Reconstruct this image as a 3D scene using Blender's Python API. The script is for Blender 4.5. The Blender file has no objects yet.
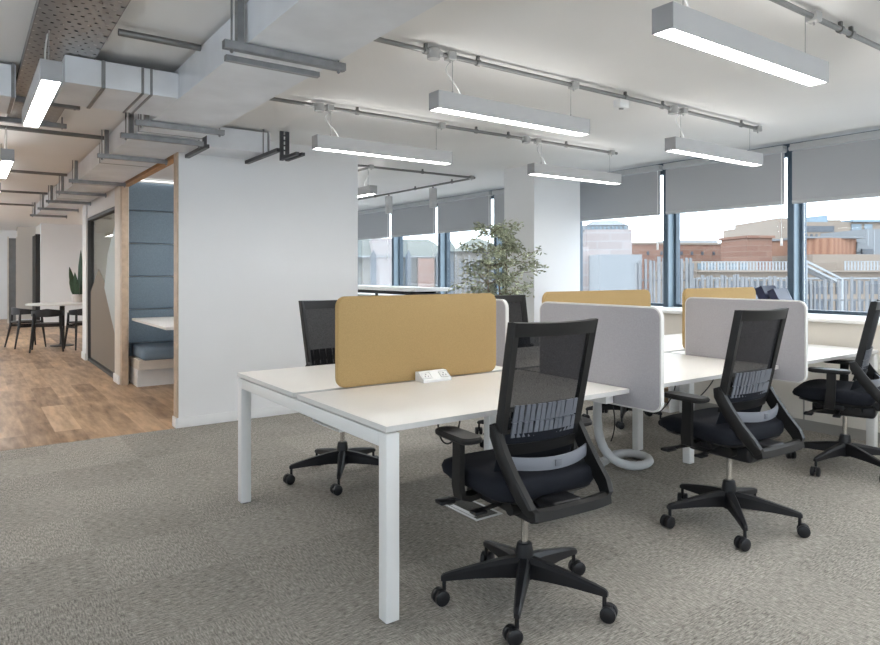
import bpy, bmesh, math, random
from mathutils import Vector, Matrix, Quaternion
random.seed(7)
PI = math.pi
SC = bpy.context.scene
COL = SC.collection

# ------------------------------------------------------------------ materials
def _new(name):
    m = bpy.data.materials.new(name); m.use_nodes = True
    nt = m.node_tree; nt.nodes.clear()
    out = nt.nodes.new('ShaderNodeOutputMaterial')
    return m, nt, out
def lin(r, g, b):
    f = lambda c: (c/255/12.92) if c/255 <= .04045 else ((c/255+.055)/1.055)**2.4
    return (f(r), f(g), f(b), 1)
def L(c): return c if len(c) == 4 else (*c, 1)
def principled(nt, col=(.8,.8,.8,1), rough=.5, metal=0, spec=.5):
    p = nt.nodes.new('ShaderNodeBsdfPrincipled')
    p.inputs['Base Color'].default_value = L(col)
    p.inputs['Roughness'].default_value = rough
    p.inputs['Metallic'].default_value = metal
    p.inputs['Specular IOR Level'].default_value = spec
    return p
def mat(name, col, rough=.5, metal=0, spec=.5, var=.06, scale=8, bump=0, bscale=200, detail=3):
    """plain surface with a little procedural variation (and an optional fine bump)"""
    m, nt, out = _new(name)
    p = principled(nt, col, rough, metal, spec)
    tc = nt.nodes.new('ShaderNodeTexCoord')
    if var:
        n = nt.nodes.new('ShaderNodeTexNoise'); n.inputs['Scale'].default_value = scale; n.inputs['Detail'].default_value = detail
        nt.links.new(tc.outputs['Object'], n.inputs['Vector'])
        r = nt.nodes.new('ShaderNodeValToRGB')
        c = L(col)
        r.color_ramp.elements[0].position = .3; r.color_ramp.elements[1].position = .7
        r.color_ramp.elements[0].color = (c[0]*(1-var), c[1]*(1-var), c[2]*(1-var), 1)
        r.color_ramp.elements[1].color = (min(1,c[0]*(1+var)), min(1,c[1]*(1+var)), min(1,c[2]*(1+var)), 1)
        nt.links.new(n.outputs['Fac'], r.inputs['Fac']); nt.links.new(r.outputs['Color'], p.inputs['Base Color'])
    if bump:
        n2 = nt.nodes.new('ShaderNodeTexNoise'); n2.inputs['Scale'].default_value = bscale; n2.inputs['Detail'].default_value = 2
        nt.links.new(tc.outputs['Object'], n2.inputs['Vector'])
        b = nt.nodes.new('ShaderNodeBump'); b.inputs['Strength'].default_value = bump; b.inputs['Distance'].default_value = .002
        nt.links.new(n2.outputs['Fac'], b.inputs['Height']); nt.links.new(b.outputs['Normal'], p.inputs['Normal'])
    nt.links.new(p.outputs[0], out.inputs[0])
    return m
def emission(name, col, strength):
    m, nt, out = _new(name)
    e = nt.nodes.new('ShaderNodeEmission'); e.inputs[0].default_value = L(col); e.inputs[1].default_value = strength
    nt.links.new(e.outputs[0], out.inputs[0]); return m
def fabric(name, col, var=.12, scale=350, rough=.9, bump=.3, stretch=(1,1,1)):
    m, nt, out = _new(name)
    p = principled(nt, col, rough, 0, .2)
    tc = nt.nodes.new('ShaderNodeTexCoord'); mp = nt.nodes.new('ShaderNodeMapping'); mp.inputs['Scale'].default_value = stretch
    n = nt.nodes.new('ShaderNodeTexNoise'); n.inputs['Scale'].default_value = scale; n.inputs['Detail'].default_value = 2
    nt.links.new(tc.outputs['Object'], mp.inputs[0]); nt.links.new(mp.outputs[0], n.inputs['Vector'])
    r = nt.nodes.new('ShaderNodeValToRGB'); c = L(col)
    r.color_ramp.elements[0].position = .35; r.color_ramp.elements[1].position = .65
    r.color_ramp.elements[0].color = (*[x*(1-var) for x in c[:3]], 1); r.color_ramp.elements[1].color = (*[min(1, x*(1+var)) for x in c[:3]], 1)
    b = nt.nodes.new('ShaderNodeBump'); b.inputs['Strength'].default_value = bump; b.inputs['Distance'].default_value = .001
    nt.links.new(n.outputs['Fac'], r.inputs['Fac']); nt.links.new(r.outputs[0], p.inputs['Base Color'])
    nt.links.new(n.outputs['Fac'], b.inputs['Height']); nt.links.new(b.outputs[0], p.inputs['Normal'])
    nt.links.new(p.outputs[0], out.inputs[0]); return m
def glass(name, tint=(.9,.93,.95,1), gloss=.08, frost=0.0, frostcol=(.8,.85,.85,1)):
    m, nt, out = _new(name)
    t = nt.nodes.new('ShaderNodeBsdfTransparent'); t.inputs[0].default_value = tint
    g = nt.nodes.new('ShaderNodeBsdfGlossy'); g.inputs['Roughness'].default_value = .02; g.inputs[0].default_value = (1,1,1,1)
    mix = nt.nodes.new('ShaderNodeMixShader')
    lw = nt.nodes.new('ShaderNodeLayerWeight'); lw.inputs[0].default_value = .2
    ma = nt.nodes.new('ShaderNodeMath'); ma.operation = 'MULTIPLY_ADD'; ma.inputs[1].default_value = .35; ma.inputs[2].default_value = gloss*.3
    nt.links.new(lw.outputs['Fresnel'], ma.inputs[0]); nt.links.new(ma.outputs[0], mix.inputs[0])
    nt.links.new(t.outputs[0], mix.inputs[1]); nt.links.new(g.outputs[0], mix.inputs[2])
    last = mix
    if frost:
        d = nt.nodes.new('ShaderNodeBsdfDiffuse'); d.inputs[0].default_value = frostcol
        m2 = nt.nodes.new('ShaderNodeMixShader'); m2.inputs[0].default_value = frost
        nt.links.new(mix.outputs[0], m2.inputs[1]); nt.links.new(d.outputs[0], m2.inputs[2]); last = m2
    nt.links.new(last.outputs[0], out.inputs[0]); return m

def mat_carpet():
    m, nt, out = _new('carpet_tiles')
    N, K = nt.nodes.new, nt.links.new
    p = principled(nt, rough=.95, spec=.1)
    tc = N('ShaderNodeTexCoord')
    sep = N('ShaderNodeSeparateXYZ'); K(tc.outputs['Object'], sep.inputs[0])
    def mth(op, a, b=None):
        n = N('ShaderNodeMath'); n.operation = op
        for i, v in enumerate((a, b)):
            if v is None: continue
            if isinstance(v, (int, float)): n.inputs[i].default_value = v
            else: K(v, n.inputs[i])
        return n.outputs[0]
    tx = mth('FLOOR', mth('MULTIPLY', sep.outputs[0], 2.0)); ty = mth('FLOOR', mth('MULTIPLY', sep.outputs[1], 2.0))
    chk = mth('MODULO', mth('ADD', mth('ADD', tx, ty), 200), 2)
    wn = N('ShaderNodeTexWhiteNoise'); wn.noise_dimensions = '2D'
    cb = N('ShaderNodeCombineXYZ'); K(tx, cb.inputs[0]); K(ty, cb.inputs[1]); K(cb.outputs[0], wn.inputs['Vector'])
    def streak(sx, sy):
        mp = N('ShaderNodeMapping'); mp.inputs['Scale'].default_value = (sx, sy, 1); K(tc.outputs['Object'], mp.inputs[0])
        n = N('ShaderNodeTexNoise'); n.inputs['Scale'].default_value = 1; n.inputs['Detail'].default_value = 2; n.inputs['Roughness'].default_value = .6
        K(mp.outputs[0], n.inputs['Vector']); return n.outputs['Fac']
    a = streak(30, 170); b = streak(170, 30)
    mx = N('ShaderNodeMix'); mx.data_type = 'FLOAT'; K(mth('ADD', mth('MULTIPLY', chk, .5), .2), mx.inputs[0]); K(a, mx.inputs[2]); K(b, mx.inputs[3])
    fine = N('ShaderNodeTexNoise'); fine.inputs['Scale'].default_value = 420; fine.inputs['Detail'].default_value = 1; K(tc.outputs['Object'], fine.inputs['Vector'])
    big = N('ShaderNodeTexNoise'); big.inputs['Scale'].default_value = 1.3; big.inputs['Detail'].default_value = 2; K(tc.outputs['Object'], big.inputs['Vector'])
    v = mth('ADD', mth('MULTIPLY', mx.outputs[0], .9), mth('MULTIPLY', fine.outputs['Fac'], .35))
    v = mth('ADD', v, mth('MULTIPLY', wn.outputs['Value'], .05))
    v = mth('ADD', v, mth('MULTIPLY', big.outputs['Fac'], .12))
    r = N('ShaderNodeValToRGB'); K(v, r.inputs['Fac'])
    e = r.color_ramp.elements
    e[0].position = .48; e[0].color = (.085, .078, .068, 1)
    e[1].position = .92; e[1].color = (.56, .525, .47, 1)
    x = e.new(.69); x.color = (.295, .276, .248, 1)
    K(r.outputs[0], p.inputs['Base Color'])
    bp = N('ShaderNodeBump'); bp.inputs['Strength'].default_value = .5; bp.inputs['Distance'].default_value = .004
    K(v, bp.inputs['Height']); K(bp.outputs[0], p.inputs['Normal'])
    K(p.outputs[0], out.inputs[0]); return m

def mat_planks():
    m, nt, out = _new('oak_vinyl_planks')
    N, K = nt.nodes.new, nt.links.new
    p = principled(nt, rough=.38, spec=.4)
    tc = N('ShaderNodeTexCoord')
    mp = N('ShaderNodeMapping'); mp.inputs['Rotation'].default_value = (0, 0, PI/2); K(tc.outputs['Object'], mp.inputs[0])
    br = N('ShaderNodeTexBrick'); br.inputs['Scale'].default_value = 1; br.offset = .37
    br.inputs['Brick Width'].default_value = 1.25; br.inputs['Row Height'].default_value = .2; br.inputs['Mortar Size'].default_value = .0015
    br.inputs['Color1'].default_value = (0, 0, 0, 1); br.inputs['Color2'].default_value = (1, 1, 1, 1); br.inputs['Mortar'].default_value = (.3, .3, .3, 1)
    br.inputs['Bias'].default_value = 0
    K(mp.outputs[0], br.inputs['Vector'])
    mp2 = N('ShaderNodeMapping'); mp2.inputs['Scale'].default_value = (9, 1.3, 1); K(tc.outputs['Object'], mp2.inputs[0])
    n = N('ShaderNodeTexNoise'); n.inputs['Scale'].default_value = 1.6; n.inputs['Detail'].default_value = 6; n.inputs['Roughness'].default_value = .6; K(mp2.outputs[0], n.inputs['Vector'])
    mx = N('ShaderNodeMix'); mx.data_type = 'FLOAT'; mx.inputs[0].default_value = .74
    K(br.outputs['Color'], mx.inputs[2]); K(n.outputs['Fac'], mx.inputs[3])
    r = N('ShaderNodeValToRGB'); K(mx.outputs[0], r.inputs['Fac'])
    e = r.color_ramp.elements
    e[0].position = .30; e[0].color = lin(112, 84, 60); e[1].position = .70; e[1].color = lin(204, 173, 140)
    K(r.outputs[0], p.inputs['Base Color']); K(p.outputs[0], out.inputs[0]); return m

def mat_perforated(name, col, pitch=.035, r=.22, slot=2.2):
    m, nt, out = _new(name)
    N, K = nt.nodes.new, nt.links.new
    p = principled(nt, col, .42, .8)
    tc = N('ShaderNodeTexCoord'); mp = N('ShaderNodeMapping'); mp.inputs['Scale'].default_value = (1/pitch, 1/(pitch*1.3), 1)
    K(tc.outputs['Object'], mp.inputs[0])
    sep = N('ShaderNodeSeparateXYZ'); K(mp.outputs[0], sep.inputs[0])
    def mth(op, a, b=0):
        n = N('ShaderNodeMath'); n.operation = op
        for i, v in enumerate((a, b)):
            if isinstance(v, (int, float)): n.inputs[i].default_value = v
            else: K(v, n.inputs[i])
        return n.outputs[0]
    row = mth('MODULO', mth('FLOOR', mth('ADD', sep.outputs[1], 400)), 2)
    fx = mth('SUBTRACT', mth('FRACT', mth('ADD', sep.outputs[0], mth('MULTIPLY', row, .5))), .5)
    fy = mth('SUBTRACT', mth('FRACT', sep.outputs[1]), .5)
    d = mth('SQRT', mth('ADD', mth('MULTIPLY', fx, mth('MULTIPLY', fx, 1.0)), mth('MULTIPLY', fy, mth('MULTIPLY', fy, slot))))
    hole = mth('LESS_THAN', d, r)
    t = N('ShaderNodeBsdfTransparent')
    mix = N('ShaderNodeMixShader'); K(hole, mix.inputs[0]); K(p.outputs[0], mix.inputs[1]); K(t.outputs[0], mix.inputs[2])
    K(mix.outputs[0], out.inputs[0]); return m
def mat_mesh():
    m, nt, out = _new('black_chair_mesh')
    N, K = nt.nodes.new, nt.links.new
    p = principled(nt, (.010, .010, .012, 1), .8, 0, .12)
    t = N('ShaderNodeBsdfTransparent')
    tc = N('ShaderNodeTexCoord'); n = N('ShaderNodeTexNoise'); n.inputs['Scale'].default_value = 260
    K(tc.outputs['Object'], n.inputs['Vector'])
    ma = N('ShaderNodeMath'); ma.operation = 'MULTIPLY_ADD'; ma.inputs[1].default_value = .16; ma.inputs[2].default_value = .01
    K(n.outputs['Fac'], ma.inputs[0])
    mix = N('ShaderNodeMixShader'); K(ma.outputs[0], mix.inputs[0]); K(p.outputs[0], mix.inputs[1]); K(t.outputs[0], mix.inputs[2])
    K(mix.outputs[0], out.inputs[0]); return m
def mat_brick(name, c1, c2, mortar, scale=1.0, rot=False):
    m, nt, out = _new(name)
    N, K = nt.nodes.new, nt.links.new
    p = principled(nt, rough=.9, spec=.1)
    tc = N('ShaderNodeTexCoord'); mp = N('ShaderNodeMapping'); mp.inputs['Rotation'].default_value = (PI/2, 0, 0)
    K(tc.outputs['Object'], mp.inputs[0])
    b = N('ShaderNodeTexBrick'); b.inputs['Scale'].default_value = scale; b.inputs['Brick Width'].default_value = .9; b.inputs['Row Height'].default_value = .3
    b.inputs['Mortar Size'].default_value = .02
    b.inputs['Color1'].default_value = L(c1); b.inputs['Color2'].default_value = L(c2); b.inputs['Mortar'].default_value = L(mortar)
    K(mp.outputs[0], b.inputs['Vector']); K(b.outputs[0], p.inputs['Base Color']); K(p.outputs[0], out.inputs[0]); return m
def mat_cladding(name, c1, c2, pitch=.5):
    m, nt, out = _new(name)
    N, K = nt.nodes.new, nt.links.new
    p = principled(nt, rough=.7, spec=.2)
    tc = N('ShaderNodeTexCoord'); w = N('ShaderNodeTexWave'); w.inputs['Scale'].default_value = 1/pitch/3.2; w.inputs['Distortion'].default_value = .6
    K(tc.outputs['Object'], w.inputs['Vector'])
    r = N('ShaderNodeValToRGB'); r.color_ramp.elements[0].color = L(c1); r.color_ramp.elements[1].color = L(c2)
    K(w.outputs['Fac'], r.inputs[0]); K(r.outputs[0], p.inputs['Base Color']); K(p.outputs[0], out.inputs[0]); return m

LAMP = 25.0; UP = 4.6; SKY = 4.0
M = dict(
    carpet=mat_carpet(), planks=mat_planks(),
    ceiling=mat('painted_soffit', (.80,.79,.775), .9, var=.015, scale=2),
    wall=mat('white_wall_paint', (.80,.80,.805), .85, var=.01, scale=3),
    wall_warm=mat('pale_beige_paint', (.72,.67,.61), .85, var=.01, scale=3),
    base=mat('white_gloss_paint', (.84,.84,.835), .4, var=.01),
    casing=mat('ivory_casing', (.74,.70,.635), .6, var=.015, scale=3),
    kick=mat('grey_kickboard', (.36,.345,.32), .6, var=.03),
    sill=mat('white_sill', (.84,.835,.82), .4, var=.01),
    desk=mat('desk_white_laminate', (.88,.85,.80), .35, var=.012, scale=4),
    deskedge=mat('desk_edge_band', (.62,.615,.60), .45, var=.01),
    deskmetal=mat('white_powder_coat', (.72,.72,.71), .4, var=.01),
    grommet=mat('dark_grommet', (.08,.08,.09), .5),
    mustard=fabric('mustard_felt', (.43,.295,.135), .10, 300),
    greyfelt=fabric('lilac_grey_felt', (.39,.38,.402), .10, 300),
    edgewhite=mat('pale_screen_edge', (.70,.69,.67), .6),
    plastic=mat('black_nylon', (.011,.011,.013), .4, spec=.35, var=.1),
    plastic2=mat('charcoal_nylon', (.014,.0135,.0135), .45, spec=.3, var=.1),
    seatfab=fabric('black_seat_fabric', (.012,.0135,.019), .2, 500, .85),
    mesh=mat_mesh(),
    lumbar=mat('grey_lumbar_plate', (.13,.14,.165), .4, var=.08),
    belt=mat('silver_grey_belt', (.17,.18,.21), .4, var=.05),
    chrome=mat('chrome', (.62,.60,.57), .18, 1, var=.02),
    steel=mat('galvanised_duct', (.74,.755,.785), .42, .15, var=.09, scale=3, detail=5),
    strut=mat('galvanised_strut', (.27,.27,.275), .38, .8, var=.12, scale=20),
    darkstrut=mat('dark_strut', (.07,.07,.075), .45, .5, var=.1),
    conduit=mat('conduit_metal', (.20,.196,.19), .4, .7, var=.06),
    boxmetal=mat('conduit_box', (.40,.395,.385), .5, .2, var=.04),
    tray=mat_perforated('perforated_tray', (.42,.42,.42), .042, .23),
    lamp=mat('pendant_silver', (.50,.495,.495), .45, .0, var=.02),
    lampcap=mat('pendant_end', (.36,.36,.365), .5, .0, var=.02),
    glow=emission('pendant_diffuser', (1,.985,.96), LAMP),
    added_upglow=emission('added_uplight', (1,.985,.96), UP),  # uplight added to the pendants to brighten the ceiling
    wire=mat('steel_wire', (.35,.35,.35), .4, .6, var=0),
    cablewhite=mat('white_flex', (.62,.62,.61), .5, var=0),
    white=mat('white_plastic', (.80,.80,.79), .35, var=.01),
    sock=mat('socket_grey', (.25,.25,.26), .4),
    oak=mat('oak_trim', (.56,.44,.33), .5, var=.12, scale=14),
    oakdark=mat('orange_oak_trim', (.42,.22,.08), .5, var=.15, scale=14),
    whitewood=mat('limed_post', (.72,.66,.59), .5, var=.05),
    bluefelt=fabric('slate_blue_felt', (.19,.255,.32), .14, 160),
    bluecush=fabric('blue_cushion', (.20,.27,.345), .12, 200),
    greyseat=fabric('grey_stool_felt', (.50,.50,.49), .1, 200),
    down=emission('added_downlight_lens', (1,.97,.93), 150),
    led=emission('led_strip', (1,.97,.92), 1.6),
    blind=fabric('grey_blind_cloth', (.40,.41,.425), .05, 500, .9, .15),
    blindbar=mat('grey_blind_bar', (.42,.43,.44), .5, var=.02),
    frame=mat('slate_blue_frame', (.055,.085,.115), .45, .1, var=.05),
    frame_skylit=mat('skylit_frame_blue', (.24,.32,.385), .45, .0, var=.04),  # lighter copy of the frame paint, skylight on mullion sides put into colour
    pane=glass('window_glass'),
    partglass=glass('partition_glass', (.86,.88,.85,1), .08),
    film1=glass('pale_film', (.8,.85,.86,1), .05, .6, (.75,.82,.84,1)),
    film2=glass('taupe_film', (.6,.56,.52,1), .05, .72, (.34,.30,.26,1)),
    blackwood=mat('black_stained_ash', (.016,.014,.016), .45, var=.2, scale=20),
    tabletop=mat('white_tabletop', (.76,.75,.73), .35, var=.01),
    leafdark=mat('snake_leaf', (.025,.06,.025), .5, var=.35, scale=30),
    leaf=mat('ficus_leaf', (.36,.385,.27), .45, var=.45, scale=9),
    bark=mat('ficus_bark', (.16,.12,.08), .8, var=.2, scale=30),
    pot=mat('charcoal_planter', (.05,.05,.055), .6, var=.05),
    potpale=mat('pale_planter', (.62,.55,.50), .6, var=.05),
    soil=mat('soil', (.03,.022,.015), .95, var=.3, scale=60),
    blackcable=mat('black_cable', (.012,.012,.012), .5, var=0),
    hose=mat('white_cable_spine', (.50,.51,.52), .45, var=.04),
    navy=mat('navy_folder', (.012,.016,.045), .4, var=.15),
    slate=mat('slate_folder', (.12,.155,.215), .45, var=.08),
    lidcarpet=mat('floor_box_lid', (.10,.098,.09), .95, var=.3, scale=200),
    silver=mat('silver_trim', (.60,.60,.60), .35, .5, var=.03),
    door=mat('dark_door', (.02,.017,.016), .5, var=.1),
    greyglass=mat('smoked_door_glass', (.22,.22,.22), .2, var=.1),
    brownbox=mat('brown_shelf', (.30,.21,.13), .7, var=.1),
    # outside
    ground=mat('pale_concrete', (.22,.22,.22), .95, var=.1, scale=.2),
    o_pale=mat_brick('pale_brick', (.235,.205,.20), (.27,.24,.235), (.26,.25,.25), .5),
    o_white=mat('pale_render', (.155,.165,.175), .9, var=.04, scale=.4),
    o_red=mat_brick('red_brick', (.165,.092,.07), (.195,.115,.088), (.19,.135,.11), .5),
    o_copper=mat_cladding('copper_cladding', (.175,.088,.058), (.245,.135,.09), .6),
    o_beige=mat('beige_stone', (.20,.165,.135), .9, var=.06, scale=.3),
    o_stone=mat_brick('grey_stone', (.16,.148,.13), (.19,.178,.158), (.17,.16,.15), .4),
    o_green=mat('dark_green_panel', (.045,.065,.062), .7, var=.1, scale=.3),
    o_roof=mat('grey_green_roof', (.085,.093,.08), .85, var=.15, scale=.5),
    o_glass=mat('office_glazing', (.11,.15,.18), .25, var=.2, scale=.4),
    o_dark=mat('dark_window', (.045,.055,.07), .3, var=.25, scale=.6),
    o_rail=mat('white_railing', (.24,.255,.27), .6, var=.05, scale=.5),
    o_fin=mat('pale_grey_fin', (.115,.118,.125), .6, var=.12, scale=2),
    o_blue=mat('blue_roof_glass', (.13,.19,.24), .3, var=.1, scale=.3),
)

# ------------------------------------------------------------------ geometry helper
class B:
    def __init__(s): s.bm = bmesh.new()
    def box(s, a, b, bev=0, seg=2, rot=None):
        lo = [min(a[i], b[i]) for i in range(3)]; hi = [max(a[i], b[i]) for i in range(3)]
        r = bmesh.ops.create_cube(s.bm, size=1)
        vs = r['verts']
        c = Vector([(lo[i]+hi[i])/2 for i in range(3)])
        for v in vs:
            v.co = Vector([v.co[i]*(hi[i]-lo[i]) for i in range(3)])
            if rot: v.co = rot @ v.co
            v.co += c
        if bev:
            es = list({e for v in vs for e in v.link_edges})
            bmesh.ops.bevel(s.bm, geom=es, offset=bev, segments=seg, affect='EDGES', profile=.5)
        return s
    def beam(s, p0, p1, w, h, up=(0,0,1), w2=None, h2=None):
        p0, p1 = Vector(p0), Vector(p1); d = (p1-p0).normalized(); up = Vector(up)
        if abs(d.dot(up)) > .98: up = Vector((0,1,0))
        sx = d.cross(up).normalized(); sy = sx.cross(d).normalized()
        w2 = w if w2 is None else w2; h2 = h if h2 is None else h2
        vs = []
        for p, ww, hh in ((p0, w, h), (p1, w2, h2)):
            for i, j in ((-1,-1),(1,-1),(1,1),(-1,1)):
                vs.append(s.bm.verts.new(p + sx*ww/2*i + sy*hh/2*j))
        for f in ((3,2,1,0),(4,5,6,7),(0,1,5,4),(1,2,6,5),(2,3,7,6),(3,0,4,7)):
            s.bm.faces.new([vs[k] for k in f])
        return s
    def tube(s, pts, r, n=10, closed=False, cap=True, radii=None):
        pts = [Vector(p) for p in pts]; N = len(pts); rings = []
        t0 = (pts[1]-pts[0]).normalized()
        up = Vector((0,0,1)) if abs(t0.z) < .9 else Vector((1,0,0))
        nx = t0.cross(up).normalized()
        prev = t0
        for i, p in enumerate(pts):
            if closed: t = (pts[(i+1) % N]-pts[i-1]).normalized()
            elif i == 0: t = t0
            elif i == N-1: t = (pts[-1]-pts[-2]).normalized()
            else: t = ((pts[i+1]-p).normalized()+(p-pts[i-1]).normalized()).normalized()
            nx = (prev.rotation_difference(t) @ nx); nx = (nx - t*nx.dot(t)).normalized(); prev = t
            ny = t.cross(nx); rr = radii[i] if radii else r
            rings.append([s.bm.verts.new(p + (nx*math.cos(2*PI*k/n)+ny*math.sin(2*PI*k/n))*rr) for k in range(n)])
        for i in range(N if closed else N-1):
            a, b = rings[i], rings[(i+1) % N]
            for k in range(n): s.bm.faces.new((a[k], a[(k+1) % n], b[(k+1) % n], b[k]))
        if cap and not closed:
            s.bm.faces.new(rings[0][::-1]); s.bm.faces.new(rings[-1])
        return s
    def cyl(s, p0, p1, r, n=16, r2=None): return s.tube([p0, p1], r, n, radii=[r, r if r2 is None else r2])
    def lathe(s, prof, c=(0,0,0), n=24):
        c = Vector(c); rings = []
        for r, z in prof:
            rings.append([s.bm.verts.new(c+Vector((r*math.cos(2*PI*k/n), r*math.sin(2*PI*k/n), z))) for k in range(n)])
        for a, b in zip(rings, rings[1:]):
            for k in range(n): s.bm.faces.new((a[k], a[(k+1) % n], b[(k+1) % n], b[k]))
        s.bm.faces.new(rings[0][::-1]); s.bm.faces.new(rings[-1]); return s
    def prism(s, poly, ex):
        """poly: list of 3-D points (flat outline), ex: extrusion vector"""
        ex = Vector(ex); a = [s.bm.verts.new(Vector(p)) for p in poly]; b = [s.bm.verts.new(Vector(p)+ex) for p in poly]
        s.bm.faces.new(a[::-1]); s.bm.faces.new(b); n = len(a)
        for i in range(n): s.bm.faces.new((a[i], a[(i+1) % n], b[(i+1) % n], b[i]))
        return s
    def strip(s, rows):
        """rows of points -> quad sheet"""
        R = [[s.bm.verts.new(Vector(p)) for p in r] for r in rows]
        for a, b in zip(R, R[1:]):
            for k in range(len(a)-1): s.bm.faces.new((a[k], a[k+1], b[k+1], b[k]))
        return s
    def loft(s, rings):
        R = [[s.bm.verts.new(Vector(p)) for p in r] for r in rings]; n = len(R[0])
        for a, b in zip(R, R[1:]):
            for k in range(n): s.bm.faces.new((a[k], a[(k+1) % n], b[(k+1) % n], b[k]))
        s.bm.faces.new(R[0][::-1]); s.bm.faces.new(R[-1]); return s

_rootloc = {}
def make(name, b, material, parent=None, shift=True, sharp=32, recalc=True):
    """link the collected shape as one mesh object; shapes are written in world coordinates and moved into the parent's frame"""
    bm = b.bm if isinstance(b, B) else b
    if recalc: bmesh.ops.recalc_face_normals(bm, faces=bm.faces[:])
    org = Vector((0,0,0))
    if parent is not None:
        r = parent
        while r.parent is not None: r = r.parent
        org = Vector(r.location) if shift else org
    else:
        cs = [v.co for v in bm.verts]
        lo = Vector([min(c[i] for c in cs) for i in range(3)]); hi = Vector([max(c[i] for c in cs) for i in range(3)])
        org = Vector(((lo.x+hi.x)/2, (lo.y+hi.y)/2, lo.z)) if shift else org
    if shift: bmesh.ops.translate(bm, verts=bm.verts[:], vec=-org)
    ca = math.cos(math.radians(sharp))
    for e in bm.edges:
        if len(e.link_faces) == 2: e.smooth = e.link_faces[0].normal.dot(e.link_faces[1].normal) > ca
    for f in bm.faces: f.smooth = True
    me = bpy.data.meshes.new(name); bm.to_mesh(me); bm.free()
    me.materials.append(M[material] if isinstance(material, str) else material)
    o = bpy.data.objects.new(name, me); COL.objects.link(o)
    if parent is not None: o.parent = parent
    elif shift: o.location = org
    return o
def tag(o, label, cat, group=None):
    o['label'] = label; o['category'] = cat
    if group: o['group'] = group
    return o
def thing(name, label, cat, loc, group=None):
    o = bpy.data.objects.new(name, None); o.empty_display_size = .1; COL.objects.link(o); o.location = loc
    return tag(o, label, cat, group)
def struct(name, b, material, shift=False):
    o = make(name, b, material, None, shift=shift); o['kind'] = 'structure'; return o
def part_struct(name, b, material, parent):
    return make(name, b, material, parent)
def dup(o, parent=None, loc=None, rotz=None, label=None):
    c = o.copy(); COL.objects.link(c)
    if parent is not None: c.parent = parent
    if loc is not None: c.location = loc
    if rotz is not None: c.rotation_euler = (0, 0, rotz)
    if label: c['label'] = label
    for ch in list(o.children): dup(ch, c)
    return c
def rrect(w0, w1, h0, h1, r, n=6):
    """rounded rectangle outline (2-D)"""
    pts = []
    for cx, cy, a0 in ((w1-r, h1-r, 0), (w0+r, h1-r, 90), (w0+r, h0+r, 180), (w1-r, h0+r, 270)):
        for k in range(n+1):
            a = math.radians(a0+90*k/n); pts.append((cx+r*math.cos(a), cy+r*math.sin(a)))
    return pts
def bez(p0, p1, p2, p3, n=14):
    p0, p1, p2, p3 = map(Vector, (p0, p1, p2, p3)); out = []
    for i in range(n+1):
        t = i/n; u = 1-t
        out.append(p0*u**3 + p1*3*u*u*t + p2*3*u*t*t + p3*t**3)
    return out

# ------------------------------------------------------------------ camera
F, CX, CY, H = 665.0, 440.0, 273.0, 1.30
FW = Vector((.5816, .8134, 0)).normalized(); RT = Vector((FW.y, -FW.x, 0))
cam = bpy.data.cameras.new('camera'); cam.sensor_width = 36; cam.lens = 36*F/880; cam.shift_y = -(322.5-CY)/880
cam.clip_start = .05; cam.clip_end = 500
co = bpy.data.objects.new('camera', cam); COL.objects.link(co)
co.location = (0, 0, H); co.rotation_euler = (PI/2, 0, -math.atan2(FW.x, FW.y)); SC.camera = co

CEIL = 2.50; YW = 5.815; XC = 5.64; XG = 6.28

# ------------------------------------------------------------------ setting
struct('floor', B().box((-2.7,-4.1,-.12), (6.4,YW,0)).box((1.5,YW,-.12), (6.4,22,0)), 'carpet')
struct('floor_corridor', B().box((-2.7,YW,-.12), (1.5,22.5,.001)).box((1.5,5.93,-.12), (3.05,8.5,.001)).box((1.5,11.6,-.12), (4.2,22.5,.001)), 'planks')
struct('ceiling', B().box((-2.8,-4.2,CEIL), (6.45,22.6,CEIL+.2)), 'ceiling')
struct('wall_left', B().box((1.4625,YW,0), (3.16,5.93,CEIL)).box((3.06,5.93,0), (3.16,11.5,CEIL)), 'wall')
struct('wall_booth', B().box((1.50,8.70,0), (3.06,8.79,CEIL)).box((1.49,5.93,2.365),(1.56,8.70,CEIL)), 'wall')
struct('baseboard_left', B().box((1.4495,YW-.015,.0), (3.175,YW-.0005,.085), .004).box((3.161,YW,.0), (3.175,11.5,.085), .004).box((1.436,YW-.015,0),(1.4495,YW+.115,.085),.004), 'base')
struct('wall_west', B().box((-2.8,-4.2,0), (-2.7,-3.0,CEIL)).box((-2.8,-3.0,0), (-2.7,4.0,.4)).box((-2.8,-3.0,1.2), (-2.7,4.0,CEIL)).box((-2.8,4.0,0), (-2.7,12,CEIL)).box((-2.8,12,0), (-2.7,21,.9)).box((-2.8,12,2.2), (-2.7,21,CEIL)).box((-2.8,21,0), (-2.7,22.6,CEIL)), 'wall')
ww = B()  # unseen windows added on this side for more light down the corridor
for k in range(7): ww.box((-2.8,12+k*1.49,.9), (-2.7,12.06+k*1.49,2.2))
wwo = struct('window_added_west', ww, 'frame')
make('pane', B().box((-2.76,12,.9), (-2.75,21,2.2)), 'pane', wwo, shift=False)
ww = B()  # unseen low window, added to brighten the desk ends and other low faces
for k in range(6): ww.box((-2.8,-3.0+k*1.388,.4), (-2.7,-2.94+k*1.388,1.2))
wwo = struct('window_added_southwest', ww, 'frame')
make('pane', B().box((-2.76,-3.0,.4), (-2.75,4.0,1.2)), 'pane', wwo, shift=False)
struct('wall_end', B().box((1.50,18.7,0), (4.3,18.85,CEIL)).box((4.2,11.5,0),(4.3,18.7,CEIL)).box((3.06,11.4,0),(4.3,11.5,CEIL)), 'wall')
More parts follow.
